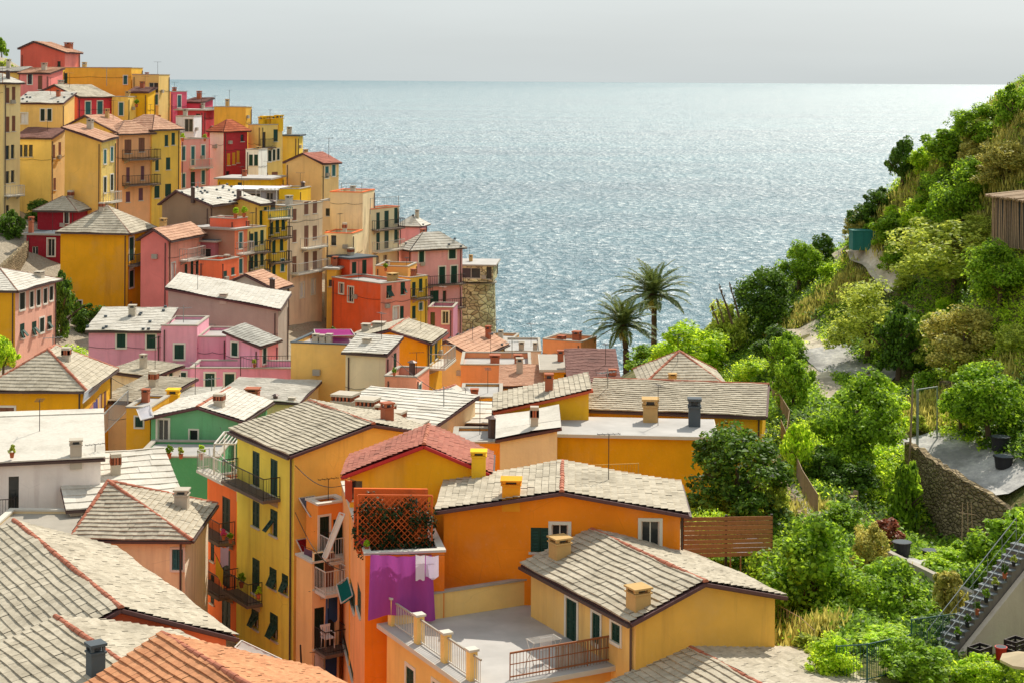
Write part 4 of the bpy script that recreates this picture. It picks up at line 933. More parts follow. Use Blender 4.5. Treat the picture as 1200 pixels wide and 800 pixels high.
tree('brownish dry bush below the olive tree',1124,436,92,70,'dry',shrub=True)
tree('pale green wisp bush in front of the dry bush',1098,430,46,60,'olive',shrub=True)
tree('dark bush on the crest at the top right corner',1186,152,48,50,'green',shrub=True)
tree('broad bush on the crest left of the corner bush',1146,172,66,46,'green',shrub=True)
tree('bush on the crest above the dark hillside tree',1108,196,52,40,'green',shrub=True)
tree('tall dark hillside tree left of the stick shed',1128,276,80,82,'green')
tree('bushy hillside tree left of the tall dark one',1098,254,50,50,'green')
tree('slim tree on the sea crest, halfway up',1056,222,34,58,'deep')
tree('small crest shrub right of the slim crest tree',1080,206,34,30,'fresh',shrub=True)
tree('isolated low shrub on the crest, below the slim crest tree',1030,244,32,32,'deep',shrub=True)
tree('greyish dry shrub on the crest above the teal tank',1004,262,36,40,'dry',shrub=True)
tree('dark shrub sitting behind the teal tank',1014,278,44,36,'deep',shrub=True)
tree('green shrub right of the teal tank',1044,294,50,38,'green',shrub=True)
tree('fresh green shrub above the wide olive tree',1078,284,52,40,'fresh',shrub=True)
tree('small dark shrub where the upper path begins',965,306,28,30,'deep',shrub=True)
tree('tiny shrub on the ridge end by the sea',952,316,26,24,'olive',shrub=True)
tree('yellowish grassy shrub on the slope above the stick shed',1176,214,64,44,'dry',shrub=True)
tree('second yellowish grassy shrub, left of the first above the shed',1140,206,40,34,'dry',shrub=True)
tree('pale shrub in front of the stick shed',1146,292,60,30,'olive',shrub=True)
tree('small shrub right of the upper path middle',1050,320,34,30,'green',shrub=True)
tree('yellow green cushion shrub near the yellow gable end',878,452,48,26,'fresh',shrub=True)
tree('tangled shrub between yellow gable end and stone path',930,480,44,60,'green',shrub=True)
tree('vine covered shrub along the netting fence',938,566,40,70,'fresh',shrub=True)
tree('shrub left of the path bend wall',924,428,34,36,'green',shrub=True)
tree('drooping creeper below the tall wooden pole',1062,626,38,80,'green',shrub=True)
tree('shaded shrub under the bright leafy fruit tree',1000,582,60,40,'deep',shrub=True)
tree('golden ornamental grass tuft beside the low concrete wall',1112,718,40,46,'dry',shrub=True,name='grass_tuft',cat='grass tuft')
tree('yellow dry bush between the citrus tree and the sloping path',1020,672,46,56,'dry',shrub=True)
tree('leafy vegetable bed beside the low concrete wall',1110,668,60,24,'fresh',shrub=True,name='vegetable_bed',cat='vegetables')
tree('low hedge spilling over the nearer green railing',1040,762,80,22,'fresh',shrub=True,name='hedge',cat='hedge')
tree('trimmed hedge behind the farther green railing',1098,744,56,22,'deep',shrub=True,name='hedge',cat='hedge')
tree('bright bush at the bottom edge left of the railing',972,800,64,50,'fresh',shrub=True)
tree('large leaved bush at the bottom edge right of the railing',1074,806,86,52,'green',shrub=True)
tree('leafy bush at the bottom edge next to the stair foot',1142,808,60,36,'fresh',shrub=True)
tree('bush in the lower right corner of the terrace wall, right photo edge',1194,640,40,44,'green',shrub=True)
tree('straggly shrub beside the wooden slat fence',905,612,44,44,'olive',shrub=True)
tree('weedy shrub under the large dark round tree',850,616,70,26,'green',D=80,shrub=True)
tree('red leaved shrub in the shade of the stone retaining wall',1040,640,40,30,'rust',shrub=True)
# --- village greenery
tree('bright green bush behind the slate hipped roof on the left',90,432,84,62,'fresh',D=122,shrub=True)
tree('smaller bush at the right of the bright green bush',112,420,36,26,'green',D=120,shrub=True)
tree('green bush at the left photo edge below the dark shutters',4,398,34,44,'fresh',D=124,shrub=True)
tree('dark tree squeezed beside the tall ochre house',72,402,36,80,'deep',D=146)
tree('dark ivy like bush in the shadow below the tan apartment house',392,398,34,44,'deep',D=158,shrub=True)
tree('leafy bush on the hilltop at the left photo edge',8,84,28,36,'olive',D=210,shrub=True)
tree('small bush on the hilltop at the upper left corner',2,66,14,20,'green',D=212,shrub=True,z=1)
tree('dark bush on the stone ramp left of the dark red house',14,288,34,40,'deep',D=170,shrub=True)  # deep green also fills in for dark blue shade over the stairs
tree('shadowed bush below the cream house at the left photo edge',48,262,40,26,'deep',D=180,shrub=True)  # bush added in deep green, standing in for blue shade as well
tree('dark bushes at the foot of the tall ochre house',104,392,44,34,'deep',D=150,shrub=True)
tree('green climber on the stone ramp wall at left',12,316,26,20,'green',D=149,shrub=True)
tree('scrub on the cliff under the stone tower',556,400,50,16,'olive',D=190,shrub=True)
tree('bush among the roofs left of the palms',716,440,30,22,'green',D=140,shrub=True)
tree('leafy hedge tree beside the yellow gable end',918,450,40,56,'green')
tree('fig like bush on the slope left of the gravel terrace',1030,500,60,52,'fresh',shrub=True)
tree('low bush under the netting at the right edge',1190,420,44,34,'olive',shrub=True)
tree('dark bush between the timber beam and the bright fruit tree',960,566,50,40,'deep',shrub=True)
tree('bush below the timber beam',985,622,46,30,'green',shrub=True)
tree('yellow green shrub at the slate roof corner, bottom',944,790,50,40,'olive',shrub=True)
for lab, px, py, w_, h_, k in [('small round shrub on the upper slope left of the stick shed roof',1148,236,26,22,'fresh'),('tiny green shrub on the upper slope below the crest bushes',1122,218,20,16,'olive'),
    ('low yellow green shrub halfway between crest and teal tank',1046,262,26,18,'fresh'),('low dark shrub above the wide flat crowned olive tree',1092,268,26,20,'deep'),
    ('pale low shrub at the upper path end by the wide olive',1062,344,28,20,'olive'),('small green shrub below the isolated crest shrub',1024,274,22,16,'green'),
    ('young shrub at the sea side of the upper path',972,330,24,20,'fresh'),('low shrub between the dry bush and the gate frame',1088,462,34,26,'green'),
    ('small shrub at the left end of the gravel terrace',1078,508,24,20,'olive'),('low shrub in front of the wide olive tree trunk',1110,372,30,22,'fresh')]:
    tree(lab, px, py, w_, h_, k, shrub=True)
# ------------------------------------------------------------------ palms
def palm(label, px, pyb, pyc, D, rpx, seed, lean=0.0):
    r = random.Random(seed); b = P(px, pyb, D); top = P(px+lean, pyc, D); b.z = min(b.z, terr(b.x, b.y)+.2)
    e = empty('palm_tree', b, label, 'palm tree'); mb = MB(); n = 26; pts = []; rad = []
    Lh = top-b
    for i in range(n+1):
        t = i/n; pts.append(b+Lh*t+Vector((math.sin(t*2.2)*.12, 0, 0))); rad.append((.30-.07*t)*(1.10 if i % 2 else .95)*(1.25 if t < .05 else 1))
    mb.tube(pts, rad, 9, bark_m); mb.tube([top-Vector((0,0,.9)), top-Vector((0,0,.3)), top+Vector((0,0,.3))], [.25, .46, .2], 9, bark_m); mb.build('trunk', e, b)
    Lf = rpx*D/F
    def frond(az, el, L, mat_, mbx):
        d = Vector((math.cos(az), math.sin(az), 0)); side = Vector((-d.y, d.x, 0)); p = top.copy(); ang = el; m_ = 15; prev = p.copy()
        P_ = [p.copy()]; A = [ang]
        for i in range(m_):
            p = p+(d*math.cos(ang)+Vector((0, 0, math.sin(ang))))*(L/m_); ang -= .035+.05*i/m_*(1.5 if el > 0 else .6); P_.append(p.copy()); A.append(ang)
        mbx.tube(P_, [.035*(1-i/(m_+1)) for i in range(m_+1)], 4, mat_)
        for i in range(2, m_+1):
            for k in (0, .5):
                q = P_[i-1].lerp(P_[i], k); a = A[i]; fw = d*math.cos(a)+Vector((0, 0, math.sin(a))); upv = Vector((0, 0, 1))*math.cos(a)-d*math.sin(a)
                t = i/m_; ll = L*.17*(math.sin(math.pi*min(1, t*.85+.12))**.7)
                for s_ in (-1, 1):
                    dr = (side*s_*.72+fw*.62+upv*r.uniform(.0, .28)).normalized(); wd = .072*L/3
                    tip = q+dr*ll+Vector((0, 0, -.10*ll)); mid = q+dr*ll*.5
                    mbx.mesh([q, mid+fw*wd, tip, mid-fw*wd], [(0, 1, 2, 3)], mat_)
    for i in range(44):
        az = i*2.39996+r.uniform(-.15, .15); t = i/43; el = 1.35-t*1.55+r.uniform(-.1, .1)
        f = MB(); frond(az, el, Lf*(1.12-.18*abs(t-.4))*r.uniform(.92, 1.06), LM['palm'], f); f.build('frond', e, b)
    dead = MB()
    for i in range(16): frond(i*.41+r.uniform(-.1, .1), -.55-r.uniform(0, .5), Lf*.42, LM['dry'], dead)
    dead.build('dead_fronds', e, b)
palm('taller palm tree standing on the right of the pair',765,428,346,158,48,5)
palm('shorter palm tree leaning left, on the left of the pair',734,432,382,152,46,8,-4)

# ------------------------------------------------------------------ paths and terraces on the slope
def gravel(name, c1, c2, sc=3):
    t = NT(name); a = t.noise(sc, 5, t.coord(), .7); b = t.noise(.5, 4, t.coord())
    x = t.mix(t.rng(a, .35, .65, 0, 1), lin(c1), lin(c2)); x = t.mix(t.rng(b, .42, .62, 0, .75), x, tuple(q*.5 for q in lin(c1)))
    t.bump(a, .7, .08); return t.base(x, .95, .1)
path_m = gravel('stone_path', (196,182,158), (220,210,190)); grav_m = gravel('pale_gravel', (168,166,164), (206,202,196))
def ribbon(pts, width, mat, name, lift=.10):
    hs = [hit(px, py)[0] for px, py in pts]; mb = MB(); rows = []
    q = []
    for i in range(len(hs)-1):
        n = max(1, int((hs[i+1]-hs[i]).length/.8))
        q += [hs[i].lerp(hs[i+1], k/n) for k in range(n)]
    q.append(hs[-1]); r = random.Random(len(q))
    for i, p in enumerate(q):
        d = q[min(i+1, len(q)-1)]-q[max(i-1, 0)]; d.z = 0; d.normalize(); s_ = Vector((-d.y, d.x, 0)); w_ = width*r.uniform(.85, 1.15); row = []
        zc = terr(p.x, p.y)
        for k in (-.5, -.17, .17, .5):
            c = p+s_*w_*k; c.z = max(terr(c.x, c.y), zc-.25)+lift-(.25 if abs(k) > .4 else 0)*.3; row.append(c)
        rows.append(row)
    for a, b in zip(rows, rows[1:]):
        for k in range(3): mb.poly([a[k], a[k+1], b[k+1], b[k]], mat)
    o = mb.build(name, smooth=True); struct(o); PATHS.extend((p.x, p.y, width) for p in q); return o
PATHS = []
ribbon([(1012,478),(985,470),(966,448),(958,425),(956,402),(944,384)], 2.8, path_m, 'stone_path')
ribbon([(1050,445),(1010,440),(985,425),(975,408)], 4.2, grav_m, 'path_clearing')
ribbon([(1052,345),(1036,330),(1026,316),(1006,302),(984,294)], 1.5, path_m, 'upper_path')
ribbon([(1068,517),(1100,530),(1140,548),(1200,580)], 5.2, grav_m, 'gravel_terrace')
ribbon([(1003,628),(1040,652),(1080,676),(1120,698),(1160,722)], 1.6, path_m, 'garden_path')
ribbon([(905,540),(922,566),(938,590),(960,606)], 1.5, path_m, 'stepped_path')
ribbon([(1060,668),(1100,660),(1130,668)], 2.4, grav_m, 'garden_bed_path')

def wall(label, pts, h, th=.45, mat=None, name='stone_wall', cat='stone wall', ragged=.12):
    """pts: picture point + depth along the wall's top edge"""
    mat = mat or stone_m; q = [P(*p) if p[2] else hit(p[0], p[1]+16)[0]+Vector((0, 0, .55)) for p in pts]; mb = MB(); r = random.Random(int(pts[0][0])); L = []
    for a, b in zip(q, q[1:]):
        n = max(1, int((b-a).length/.5)); L += [a.lerp(b, k/n) for k in range(n)]
    L.append(q[-1]); o = q[0].copy(); rows = []
    for i, p in enumerate(L):
        d = L[min(i+1, len(L)-1)]-L[max(i-1, 0)]; d.z = 0; d.normalize(); s_ = Vector((-d.y, d.x, 0))*th/2; t = Vector((0, 0, r.uniform(-ragged, ragged))); dn = Vector((0, 0, -h))
        rows.append([p+s_+dn, p-s_+dn, p-s_*.85+t, p+s_*.85+t])
    for a, b in zip(rows, rows[1:]):
        for k in range(4): mb.poly([a[k], a[(k+1) % 4], b[(k+1) % 4], b[k]], mat)
    mb.poly(rows[0], mat); mb.poly(rows[-1][::-1], mat)
    return tag(mb.build(name, origin=o), label, cat)
wall('tall rough retaining wall under the gravel terrace, right', [(1064,516,95),(1085,530,91),(1110,548,88),(1140,566,86),(1170,585,84.5),(1215,612,83)], 5.0)
wall('stone ramp wall left of the dark red house', [(-6,318,150),(12,302,158),(31,284,166)], 4)
wall('low mossy stone wall beneath the bright fruit tree', [(945,582,88),(975,590,87),(1003,580,88)], 2.2)
wall('small terrace wall below the wide olive tree', [(1060,352,127),(1090,372,124),(1122,380,122)], 2.0, ragged=.2)
wall('long low concrete wall sloping down beside the garden path', [(1008,626,None),(1050,650,None),(1100,676,None),(1158,707,None)], 1.6, .3, conc_m, 'concrete_wall', 'concrete wall', 0)
wall('broken stone edge along the stepped path', [(912,552,90),(930,585,86),(946,612,82)], 1.2, .4)

wall('upper dry stone terrace wall between the teal tank and the stick shed', [(1048,270,None),(1080,276,None),(1112,282,None),(1140,290,None)], 1.3, .5)
wall('dry stone terrace wall below the dry bush', [(1086,438,None),(1112,444,None),(1150,446,None),(1188,450,None)], 1.3, .5)
wall('short dry stone terrace wall near the crest', [(1092,228,None),(1120,232,None),(1150,240,None)], 1.2, .5)
# ------------------------------------------------------------------ ground cover
DRY = [(1130,470,3.5),(1095,480,2.5),(1020,672,1.6),(915,775,2.5),(1150,215,3.5),(1180,190,4),(1165,140,2.5),(1060,250,3),(1020,268,2),(940,372,2.5),(1120,725,1.4),(935,600,1.5),(1000,330,2),(1190,240,3)]
def grass_and_weeds():
    rs = np.random.RandomState(11); n = 52000
    Y = 62+rs.rand(n)**.8*100; X = Y*(.10+rs.rand(n)*.24)-2
    ok = X > 9+.02*(Y-60); X, Y = X[ok], Y[ok]
    pa = np.array(PATHS)
    d = ((X[:, None]-pa[None, :, 0])**2+(Y[:, None]-pa[None, :, 1])**2)
    ok = (d > (pa[None, :, 2]*.28+(.45*rs.rand(len(X)))[:, None])**2).all(1); X, Y = X[ok], Y[ok]
    Z = terr_np(X, Y); keep = (Z > 6) & ~((X > 17) & (X < 24) & (Y > 76) & (Y < 90) & (rs.rand(len(X)) < .6)); X, Y, Z = X[keep], Y[keep], Z[keep]
    dz = [(hit(q[0], q[1])[0], q[2]) for q in DRY]
    f = np.sin(X*.31+1.3)*np.cos(Y*.23)+np.sin(X*.11-Y*.17)*.8+rs.normal(0, .35, len(X))
    f = np.clip(f, -3, .9)
    for p, w_ in dz: f = np.where(((X-p.x)**2+(Y-p.y)**2 < w_**2) & (rs.rand(len(X)) < .75), 2.0, f)
    for nm, mat, sel, per, size, h, lab in (('dry_grass', 'dry', f > .95, 9, .30, .30, 'dry yellow grass scattered over the right hillside'),
                                   ('undergrowth', 'green', (f <= .95) & (f > .25), 12, .22, .32, 'low green undergrowth covering the right hillside'),
                                   ('shade_tone_plants', 'deep', (f <= .25) & (f > -.5), 12, .22, .34, 'ground plants coloured dark like shade on the right hillside'),  # darker leaf colour put in for the deep shade under trees
                                   ('ground_ivy', 'fresh', f <= -.5, 12, .20, .36, 'bright ground ivy and weeds on the right hillside')):
        x, y, z = X[sel], Y[sel], Z[sel]; m_ = len(x)
        px = np.repeat(x, per)+rs.normal(0, .32, m_*per); py = np.repeat(y, per)+rs.normal(0, .32, m_*per)
        hh = np.repeat(rs.rand(m_)*h*1.2+.08, per)*rs.rand(m_*per); pz = np.repeat(z, per)+hh
        k = m_*per; an = rs.rand(k)*6.283; tl = rs.rand(k)*.9+.1
        if nm == 'dry_grass':
            a = np.stack([np.cos(an)*.35, np.sin(an)*.35, np.ones(k)], 1)*size*(.6+.8*rs.rand(k))[:, None]; b = np.stack([-np.sin(an), np.cos(an), 0*an], 1)*.05
        else:
            a = np.stack([np.cos(an), np.sin(an), tl], 1)*size*(.5+.6*rs.rand(k))[:, None]*.6; b = np.stack([-np.sin(an), np.cos(an), rs.normal(0, .4, k)], 1)*size*.32
        c = np.stack([px, py, pz], 1); V = np.stack([c-a, c+b, c+a, c-b], 1).reshape(-1, 3)
        me = bpy.data.meshes.new(nm); me.vertices.add(4*k); me.vertices.foreach_set('co', V.ravel().astype('f')); me.loops.add(4*k); me.loops.foreach_set('vertex_index', np.arange(4*k, dtype='i'))
        me.polygons.add(k); me.polygons.foreach_set('loop_start', np.arange(0, 4*k, 4, dtype='i')); me.polygons.foreach_set('loop_total', np.full(k, 4, dtype='i'))
        me.materials.append(LM[mat]); me.update(calc_edges=True); o = bpy.data.objects.new(nm, me); col.objects.link(o); tag(o, lab, 'ground cover'); o['kind'] = 'stuff'
grass_and_weeds()
# ------------------------------------------------------------------ roof terrace of the pale yellow house
def along_(h, f, px, py): return h.along(h.u if f == 'L' else h.v, px, py)
zf = t8.ez+.16
pl8 = plaster((250, 210, 130))
mb = MB()
def tp(a, b, z): return t8.pt(a, b, z)
wU, wV = t8.wu, t8.wv
# back and inner parapets
mb.hexa([tp(wU-.25, .1, zf), tp(wU-.05, .1, zf), tp(wU-.05, wV-.1, zf), tp(wU-.25, wV-.1, zf)], [tp(wU-.25, .1, zf+1.0), tp(wU-.05, .1, zf+1.0), tp(wU-.05, wV-.1, zf+1.0), tp(wU-.25, wV-.1, zf+1.0)], pl8)
mb.hexa([tp(wU-.3, .05, zf+1.0), tp(wU, .05, zf+1.0), tp(wU, wV-.05, zf+1.0), tp(wU-.3, wV-.05, zf+1.0)], [tp(wU-.3, .05, zf+1.06), tp(wU, .05, zf+1.06), tp(wU, wV-.05, zf+1.06), tp(wU-.3, wV-.05, zf+1.06)], conc_m)
mb.build('parapet', t8.root, t8.org)
pil = [wU-.16, wU*.67, wU*.37, wU*.10]
for a in pil:
    m_ = MB(); up = Vector((0, 0, 1))
    m_.box(tp(a, .18, zf+.52), t8.u*.15, t8.v*.15, up*.52, pl8); m_.box(tp(a, .18, zf+1.08), t8.u*.20, t8.v*.20, up*.04, slabw_m); m_.build('pillar', t8.root, t8.org)
for a0, a1 in list(zip(pil[1:], pil[:-1]))+[(-.1, pil[-1])]:
    m_ = MB(); A, B = a0+.15, a1-.15
    if B-A < .3: continue
    m_.bar(tp(A, .18, zf+.92), tp(B, .18, zf+.92), .045, conc_m); m_.bar(tp(A, .18, zf+.10), tp(B, .18, zf+.10), .03, slabw_m)
    n = int((B-A)/.14)
    for i in range(n): m_.bar(tp(A+(B-A)*(i+.5)/n, .18, zf+.05), tp(A+(B-A)*(i+.5)/n, .18, zf+.92), .018, railw_m, 4)
    m_.build('railing', t8.root, t8.org)
m_ = MB(); b0 = along_(t8, 'R', 597, 800)+.1
for z_, r_ in ((.95, .04), (.55, .02), (.12, .03)): m_.bar(tp(.15, b0, zf+z_), tp(.15, wV+.3, zf+z_), r_, rust_m)
n = int((wV+.3-b0)/.13)
for i in range(n+1): b = b0+(wV+.3-b0)*i/n; m_.bar(tp(.15, b, zf-.2), tp(.15, b, zf+.95), .03 if i % 12 == 0 else .013, rust_m, 4)
ro = m_.build('railing', t8.root, t8.org); m_ = MB(); rb = random.Random(4)
for i in range(60):      # split cane screen tied to part of the rail
    b = b0+1.9+(wV-b0-1.9)*i/60; m_.bar(tp(.20, b, zf+.05), tp(.20, b+rb.uniform(-.02, .02), zf+.9+rb.uniform(-.03, .06)), .02, wood_m, 3)
m_.build('cane_screen', ro, t8.org)

# ------------------------------------------------------------------ cloth, awnings and other light things
def cloth_mat(name, rgb):
    if ('c', name) in MATS: return MATS[('c', name)]
    t = NT('cloth_'+name); c = lin(rgb); n = t.noise(2.5, 3, t.coord((1, 1, .25))); a = t.mix(n, mul(c, .78), mul(c, 1.12)); t.base(a, .85, .1)
    tr = t.n('BsdfTranslucent'); mx_ = t.n('MixShader'); mx_.inputs[0].default_value = .35; t.l(a, tr.inputs[0]); t.l(t.b.outputs[0], mx_.inputs[1]); t.l(tr.outputs[0], mx_.inputs[2])
    t.l(mx_.outputs[0], t.t.nodes['Material Output'].inputs[0]); MATS[('c', name)] = t.m; return t.m
def cloth(label, a, b, drop, mat, name='laundry', cat='laundry', fold=.06, seed=1, group=None, taper=0, line=True):
    """cloth hung by its top edge from point a to point b (picture x, y, depth)"""
    a, b = P(*a), P(*b); r = random.Random(seed); d = (b-a); L = d.length; d.normalize(); nrm = Vector((d.y, -d.x, 0)).normalized(); nx, nz = max(6, int(L/.1)), max(5, int(drop/.15)); vs = []; fs = []
    ph = r.uniform(0, 6)
    for j in range(nz+1):
        t = j/nz
        for i in range(nx+1):
            s_ = i/nx; w_ = math.sin(s_*L*5.2+ph+t*.6)*fold*(.25+t)+math.sin(s_*L*11+ph*2)*fold*.35
            sag = -.06*math.sin(s_*math.pi)
            p = a+d*(L*(s_+taper*t*(s_-.45)))+nrm*w_+Vector((0, 0, sag-drop*t*(1+.06*math.sin(s_*7+ph))))
            vs.append(p)
    for j in range(nz):
        for i in range(nx): k = j*(nx+1)+i; fs.append((k, k+1, k+nx+2, k+nx+1))
    mb = MB(); mb.mesh(vs, fs, mat)
    if line: mb.bar(a-d*.25+Vector((0, 0, .01)), b+d*.25+Vector((0, 0, .01)), .012, iron_m)
    return tag(mb.build(name, origin=a, smooth=True), label, cat, group)
purple = cloth_mat('purple', (176, 84, 172))
cloth('large purple bedsheet hanging over the orange wall', (434,649,65.2), (506,650,65.9), 2.35, purple, 'bedsheet', 'bedsheet', .13, 3, taper=.10)
cloth('white towel overlapping the right edge of the purple sheet', (487,649,65.5), (498,649,65.6), .95, cloth_mat('white', (232,230,238)), 'towel', 'towel', .03, 4)
cloth('lilac white towel right of the purple sheet', (499,650,65.6), (514,650,65.75), .85, cloth_mat('lilac', (222,214,238)), 'towel', 'towel', .03, 5)

def awning(label, a, b, c, d, mat, name='awning', cat='awning', th=.05, arms=None):
    q = [x if isinstance(x, Vector) else P(*x) for x in (a, b, c, d)]; mb = MB(); o = q[0].copy()
    n = 10; n_ = Vector((0, 0, th)); vs = []; fs = []
    for i in range(n+1):
        s_ = i/n; p0, p1 = q[0].lerp(q[1], s_), q[3].lerp(q[2], s_)
        for j in range(4): t = j/3; vs.append(p0.lerp(p1, t)+Vector((0, 0, -.10*math.sin(t*math.pi)+.02*math.sin(s_*30))))
    for i in range(n):
        for j in range(3): k = i*4+j; fs.append((k, k+1, k+5, k+4))
    mb.mesh(vs, fs, mat); m2 = MB()
    for i, j in ((0, 1), (1, 2), (2, 3), (3, 0)): m2.bar(q[i], q[j], .03, railw_m)
    e = empty(name, o, label, cat); mb.build('canopy', e, o, smooth=True); m2.build('frame', e, o)
    if arms:
        m3 = MB()
        for i in arms: m3.bar(q[i], q[i]-Vector((0, 0, 2.2)), .03, railw_m)
        m3.build('post', e, o)
    return e
def wall_awning(label, h, f, x0, x1, py, out, drop, mat):
    k0, z = h.onface(f, x0, py); k1, _ = h.onface(f, x1, py)
    return awning(label, h.fp(f, k0, z, .02), h.fp(f, k1, z, .02), h.fp(f, k1, z-drop, out), h.fp(f, k0, z-drop, out), mat)
awning('grey awning over the alley beside the red gabled house', (283,750,66),(330,772,63.5),(320,782,62.5),(275,758,65), cloth_mat('grey', (196,192,186)))
wall_awning('dark red awning on the lemon house side, above the alley', h4, 'R', 347, 364, 632, 1.3, .9, cloth_mat('darkred', (140,30,36)))
awning('white awning over the small yellow house by the stairs', (160,479,103.5),(176,474,103.4),(180,488,101.6),(165,492,101.6), cloth_mat('white', (232,230,238)))
awning('magenta roof tent on the tan ochre house', (368,386,124),(411,386,124),(416,393,120.5),(370,394,120.5), cloth_mat('magenta', (172,56,134)), arms=(0,1,2,3))
awning('grey flat awning on the roof terrace beside the golden gable', (447,468,101),(455,455,103.5),(470,460,103),(464,472,100.5), cloth_mat('bluegrey', (120,170,206)), 'tarpaulin', 'tarpaulin')
wall_awning('slate grey awning jutting from the lemon house side wall', h4, 'R', 350, 368, 583, 1.2, .6, cloth_mat('slate', (104,108,124)))
awning('long white folded awning slanting down across the alley', (398,600,72),(378,652,71),(383,654,70.8),(404,602,71.8), cloth_mat('cream', (236,230,214)))
wall_awning('teal green awning above the peach alley wall', h7b, 'L', 408, 414, 676, .5, .3, cloth_mat('tealgreen', (14,110,104)))
wall_awning('teal window awning low on the lemon house alley side', h4, 'R', 348, 360, 712, .9, .6, cloth_mat('teal2', (30,130,116)))

# alley side of the lemon house and the narrow houses at its back
ha = H('yellow_house','narrow cream alley house with mauve terrace box and stacked laundry balconies',(366,660),75.4,57,wl=1.6,r=398,wall=(214,170,110),wall2=(222,186,140),roof=('flat',.7),base=None,
  wins='R374,668,6,40H;R386,668,6,40b;R374,735,7,46H;R388,735,7,46D;R374,785,7,36H',bals='R368,398,690,1.1,s;R368,398,760,1.1,d',tl='white')
hb = H('orange_house','slim orange house at the back of the alley with white stair railings',(373,592),76.6,57,wl=1.2,r=407,wall=(220,140,60),wall2=(226,140,60),roof=('flat',.9),wins='R380,625,6,40h;R396,628,7,40H',bals='R374,406,652,1.1,w')
for i, (a, b, dr, c, lab) in enumerate([((368,693,75.6),(384,694,75.8),1.7,(86,120,176),'blue laundry sheet hung on the upper alley balcony'),
      ((385,694,75.8),(396,695,76),1.2,(60,96,150),'darker blue cloth right of the blue laundry sheet'),
      ((369,764,75.4),(380,764,75.6),1.3,(226,224,230),'white laundry on the lower alley balcony'),
      ((381,764,75.6),(395,765,75.8),1.5,(52,78,130),'navy laundry on the lower alley balcony'),
      ((357,640,76.6),(366,644,76.2),1.6,(118,90,112),'mauve cloth draped on the terrace box in the alley'),
      ((258,640,83.2),(268,640,83),.9,(190,176,206),'lilac laundry on the orange alley balcony'),
      ((253,650,83.3),(262,668,83),.9,(222,190,60),'yellow cloth hanging on the orange alley balcony'),
      ((404,560,72.5),(412,562,72.3),.9,(196,90,60),'rust towel on the rail beside the red roofed house'),
      ((503,489,108),(512,489,108),.7,(230,228,232),'white laundry hung before the little yellow gable'),
      ((105,478,100.5),(109,472,102),1.7,(206,120,150),'pink laundry under the ochre house awning'),
      ((110,471,102.5),(114,466,104),1.7,(120,110,170),'violet laundry under the ochre house awning'),
      ((115,465,104.5),(118,461,105.5),1.5,(226,206,190),'cream laundry under the ochre house awning'),
      ((330,217,186),(338,217,186),1.6,(222,190,206),'pinkish sheet on the terrace beside the lemon yellow block'),
      ((340,217,186),(350,218,186),1.6,(220,216,214),'pale sheet on the terrace beside the lemon yellow block')]):
    cloth(lab, a, b, dr, cloth_mat('l%d' % i, c), seed=i+10)
awning('blue white awning over the ochre house laundry', (99,460,101),(124,440,109),(121,450,109),(97,472,101), cloth_mat('palebl', (206,214,224)))

# trellis with climbing plant on the orange roof terrace
def trellis():
    a, b = P(419, 647, 66.9), P(506, 647, 67.7); o = a.copy(); d = b-a; L = d.length; d.normalize(); h = 2.25; n = Vector((d.y, -d.x, 0))
    e = empty('trellis', o, 'orange red lattice trellis on the orange roof terrace', 'trellis'); mb = MB(); m_ = plain('trellis_wood', (206,98,44), .8, .25); st = .24
    k = int((L+h)/st)
    for i in range(k):
        x = i*st-h
        for sg in (0, 1):
            p0 = (x, 0) if not sg else (x+h, 0); p1 = (x+h, h) if not sg else (x, h)
            t0, t1 = 0.0, 1.0
            dx = p1[0]-p0[0]
            for lim, ge in ((0, True), (L, False)):
                t = (lim-p0[0])/dx
                if (dx > 0) == ge: t0 = max(t0, t)
                else: t1 = min(t1, t)
            if t1-t0 < .03: continue
            A = a+d*(p0[0]+dx*t0)+Vector((0, 0, h*t0)); B = a+d*(p0[0]+dx*t1)+Vector((0, 0, h*t1)); mb.bar(A+n*(.02*sg), B+n*(.02*sg), .02, m_)
    mb.build('lattice', e, o); f = MB()
    for p, q in ((a, b), (a+Vector((0,0,h)), b+Vector((0,0,h))), (a, a+Vector((0,0,h))), (b, b+Vector((0,0,h)))): f.bar(p, q, .05, m_)
    f.build('frame', e, o)
    bk = MB(); q = a-n*.75; bk.prism([q, q+d*L, q+d*L+Vector((0,0,h*1.04)), q+Vector((0,0,h*1.04))], -n*.15, plaster((196,92,40)))
    tag(bk.build('garden_wall', origin=o), 'orange back wall behind the lattice trellis', 'wall')
    cs = []; r = random.Random(2)
    for i in range(120):
        s_ = r.random(); z = (r.random()**1.35)*h*(.6+.4*abs(math.sin(s_*5+1))); cs.append((tuple(a+d*L*s_+n*r.uniform(-.55, .18)+Vector((0,0,z))-o), (.3,.3,.3), 40))
    me = leaf_mesh('foliage', cs, LM['shade'], .13, 4); ob = bpy.data.objects.new('climbing_plant', me); col.objects.link(ob); ob.location = o; tag(ob, 'dark climbing plant growing through the lattice trellis', 'climbing plant')
trellis()

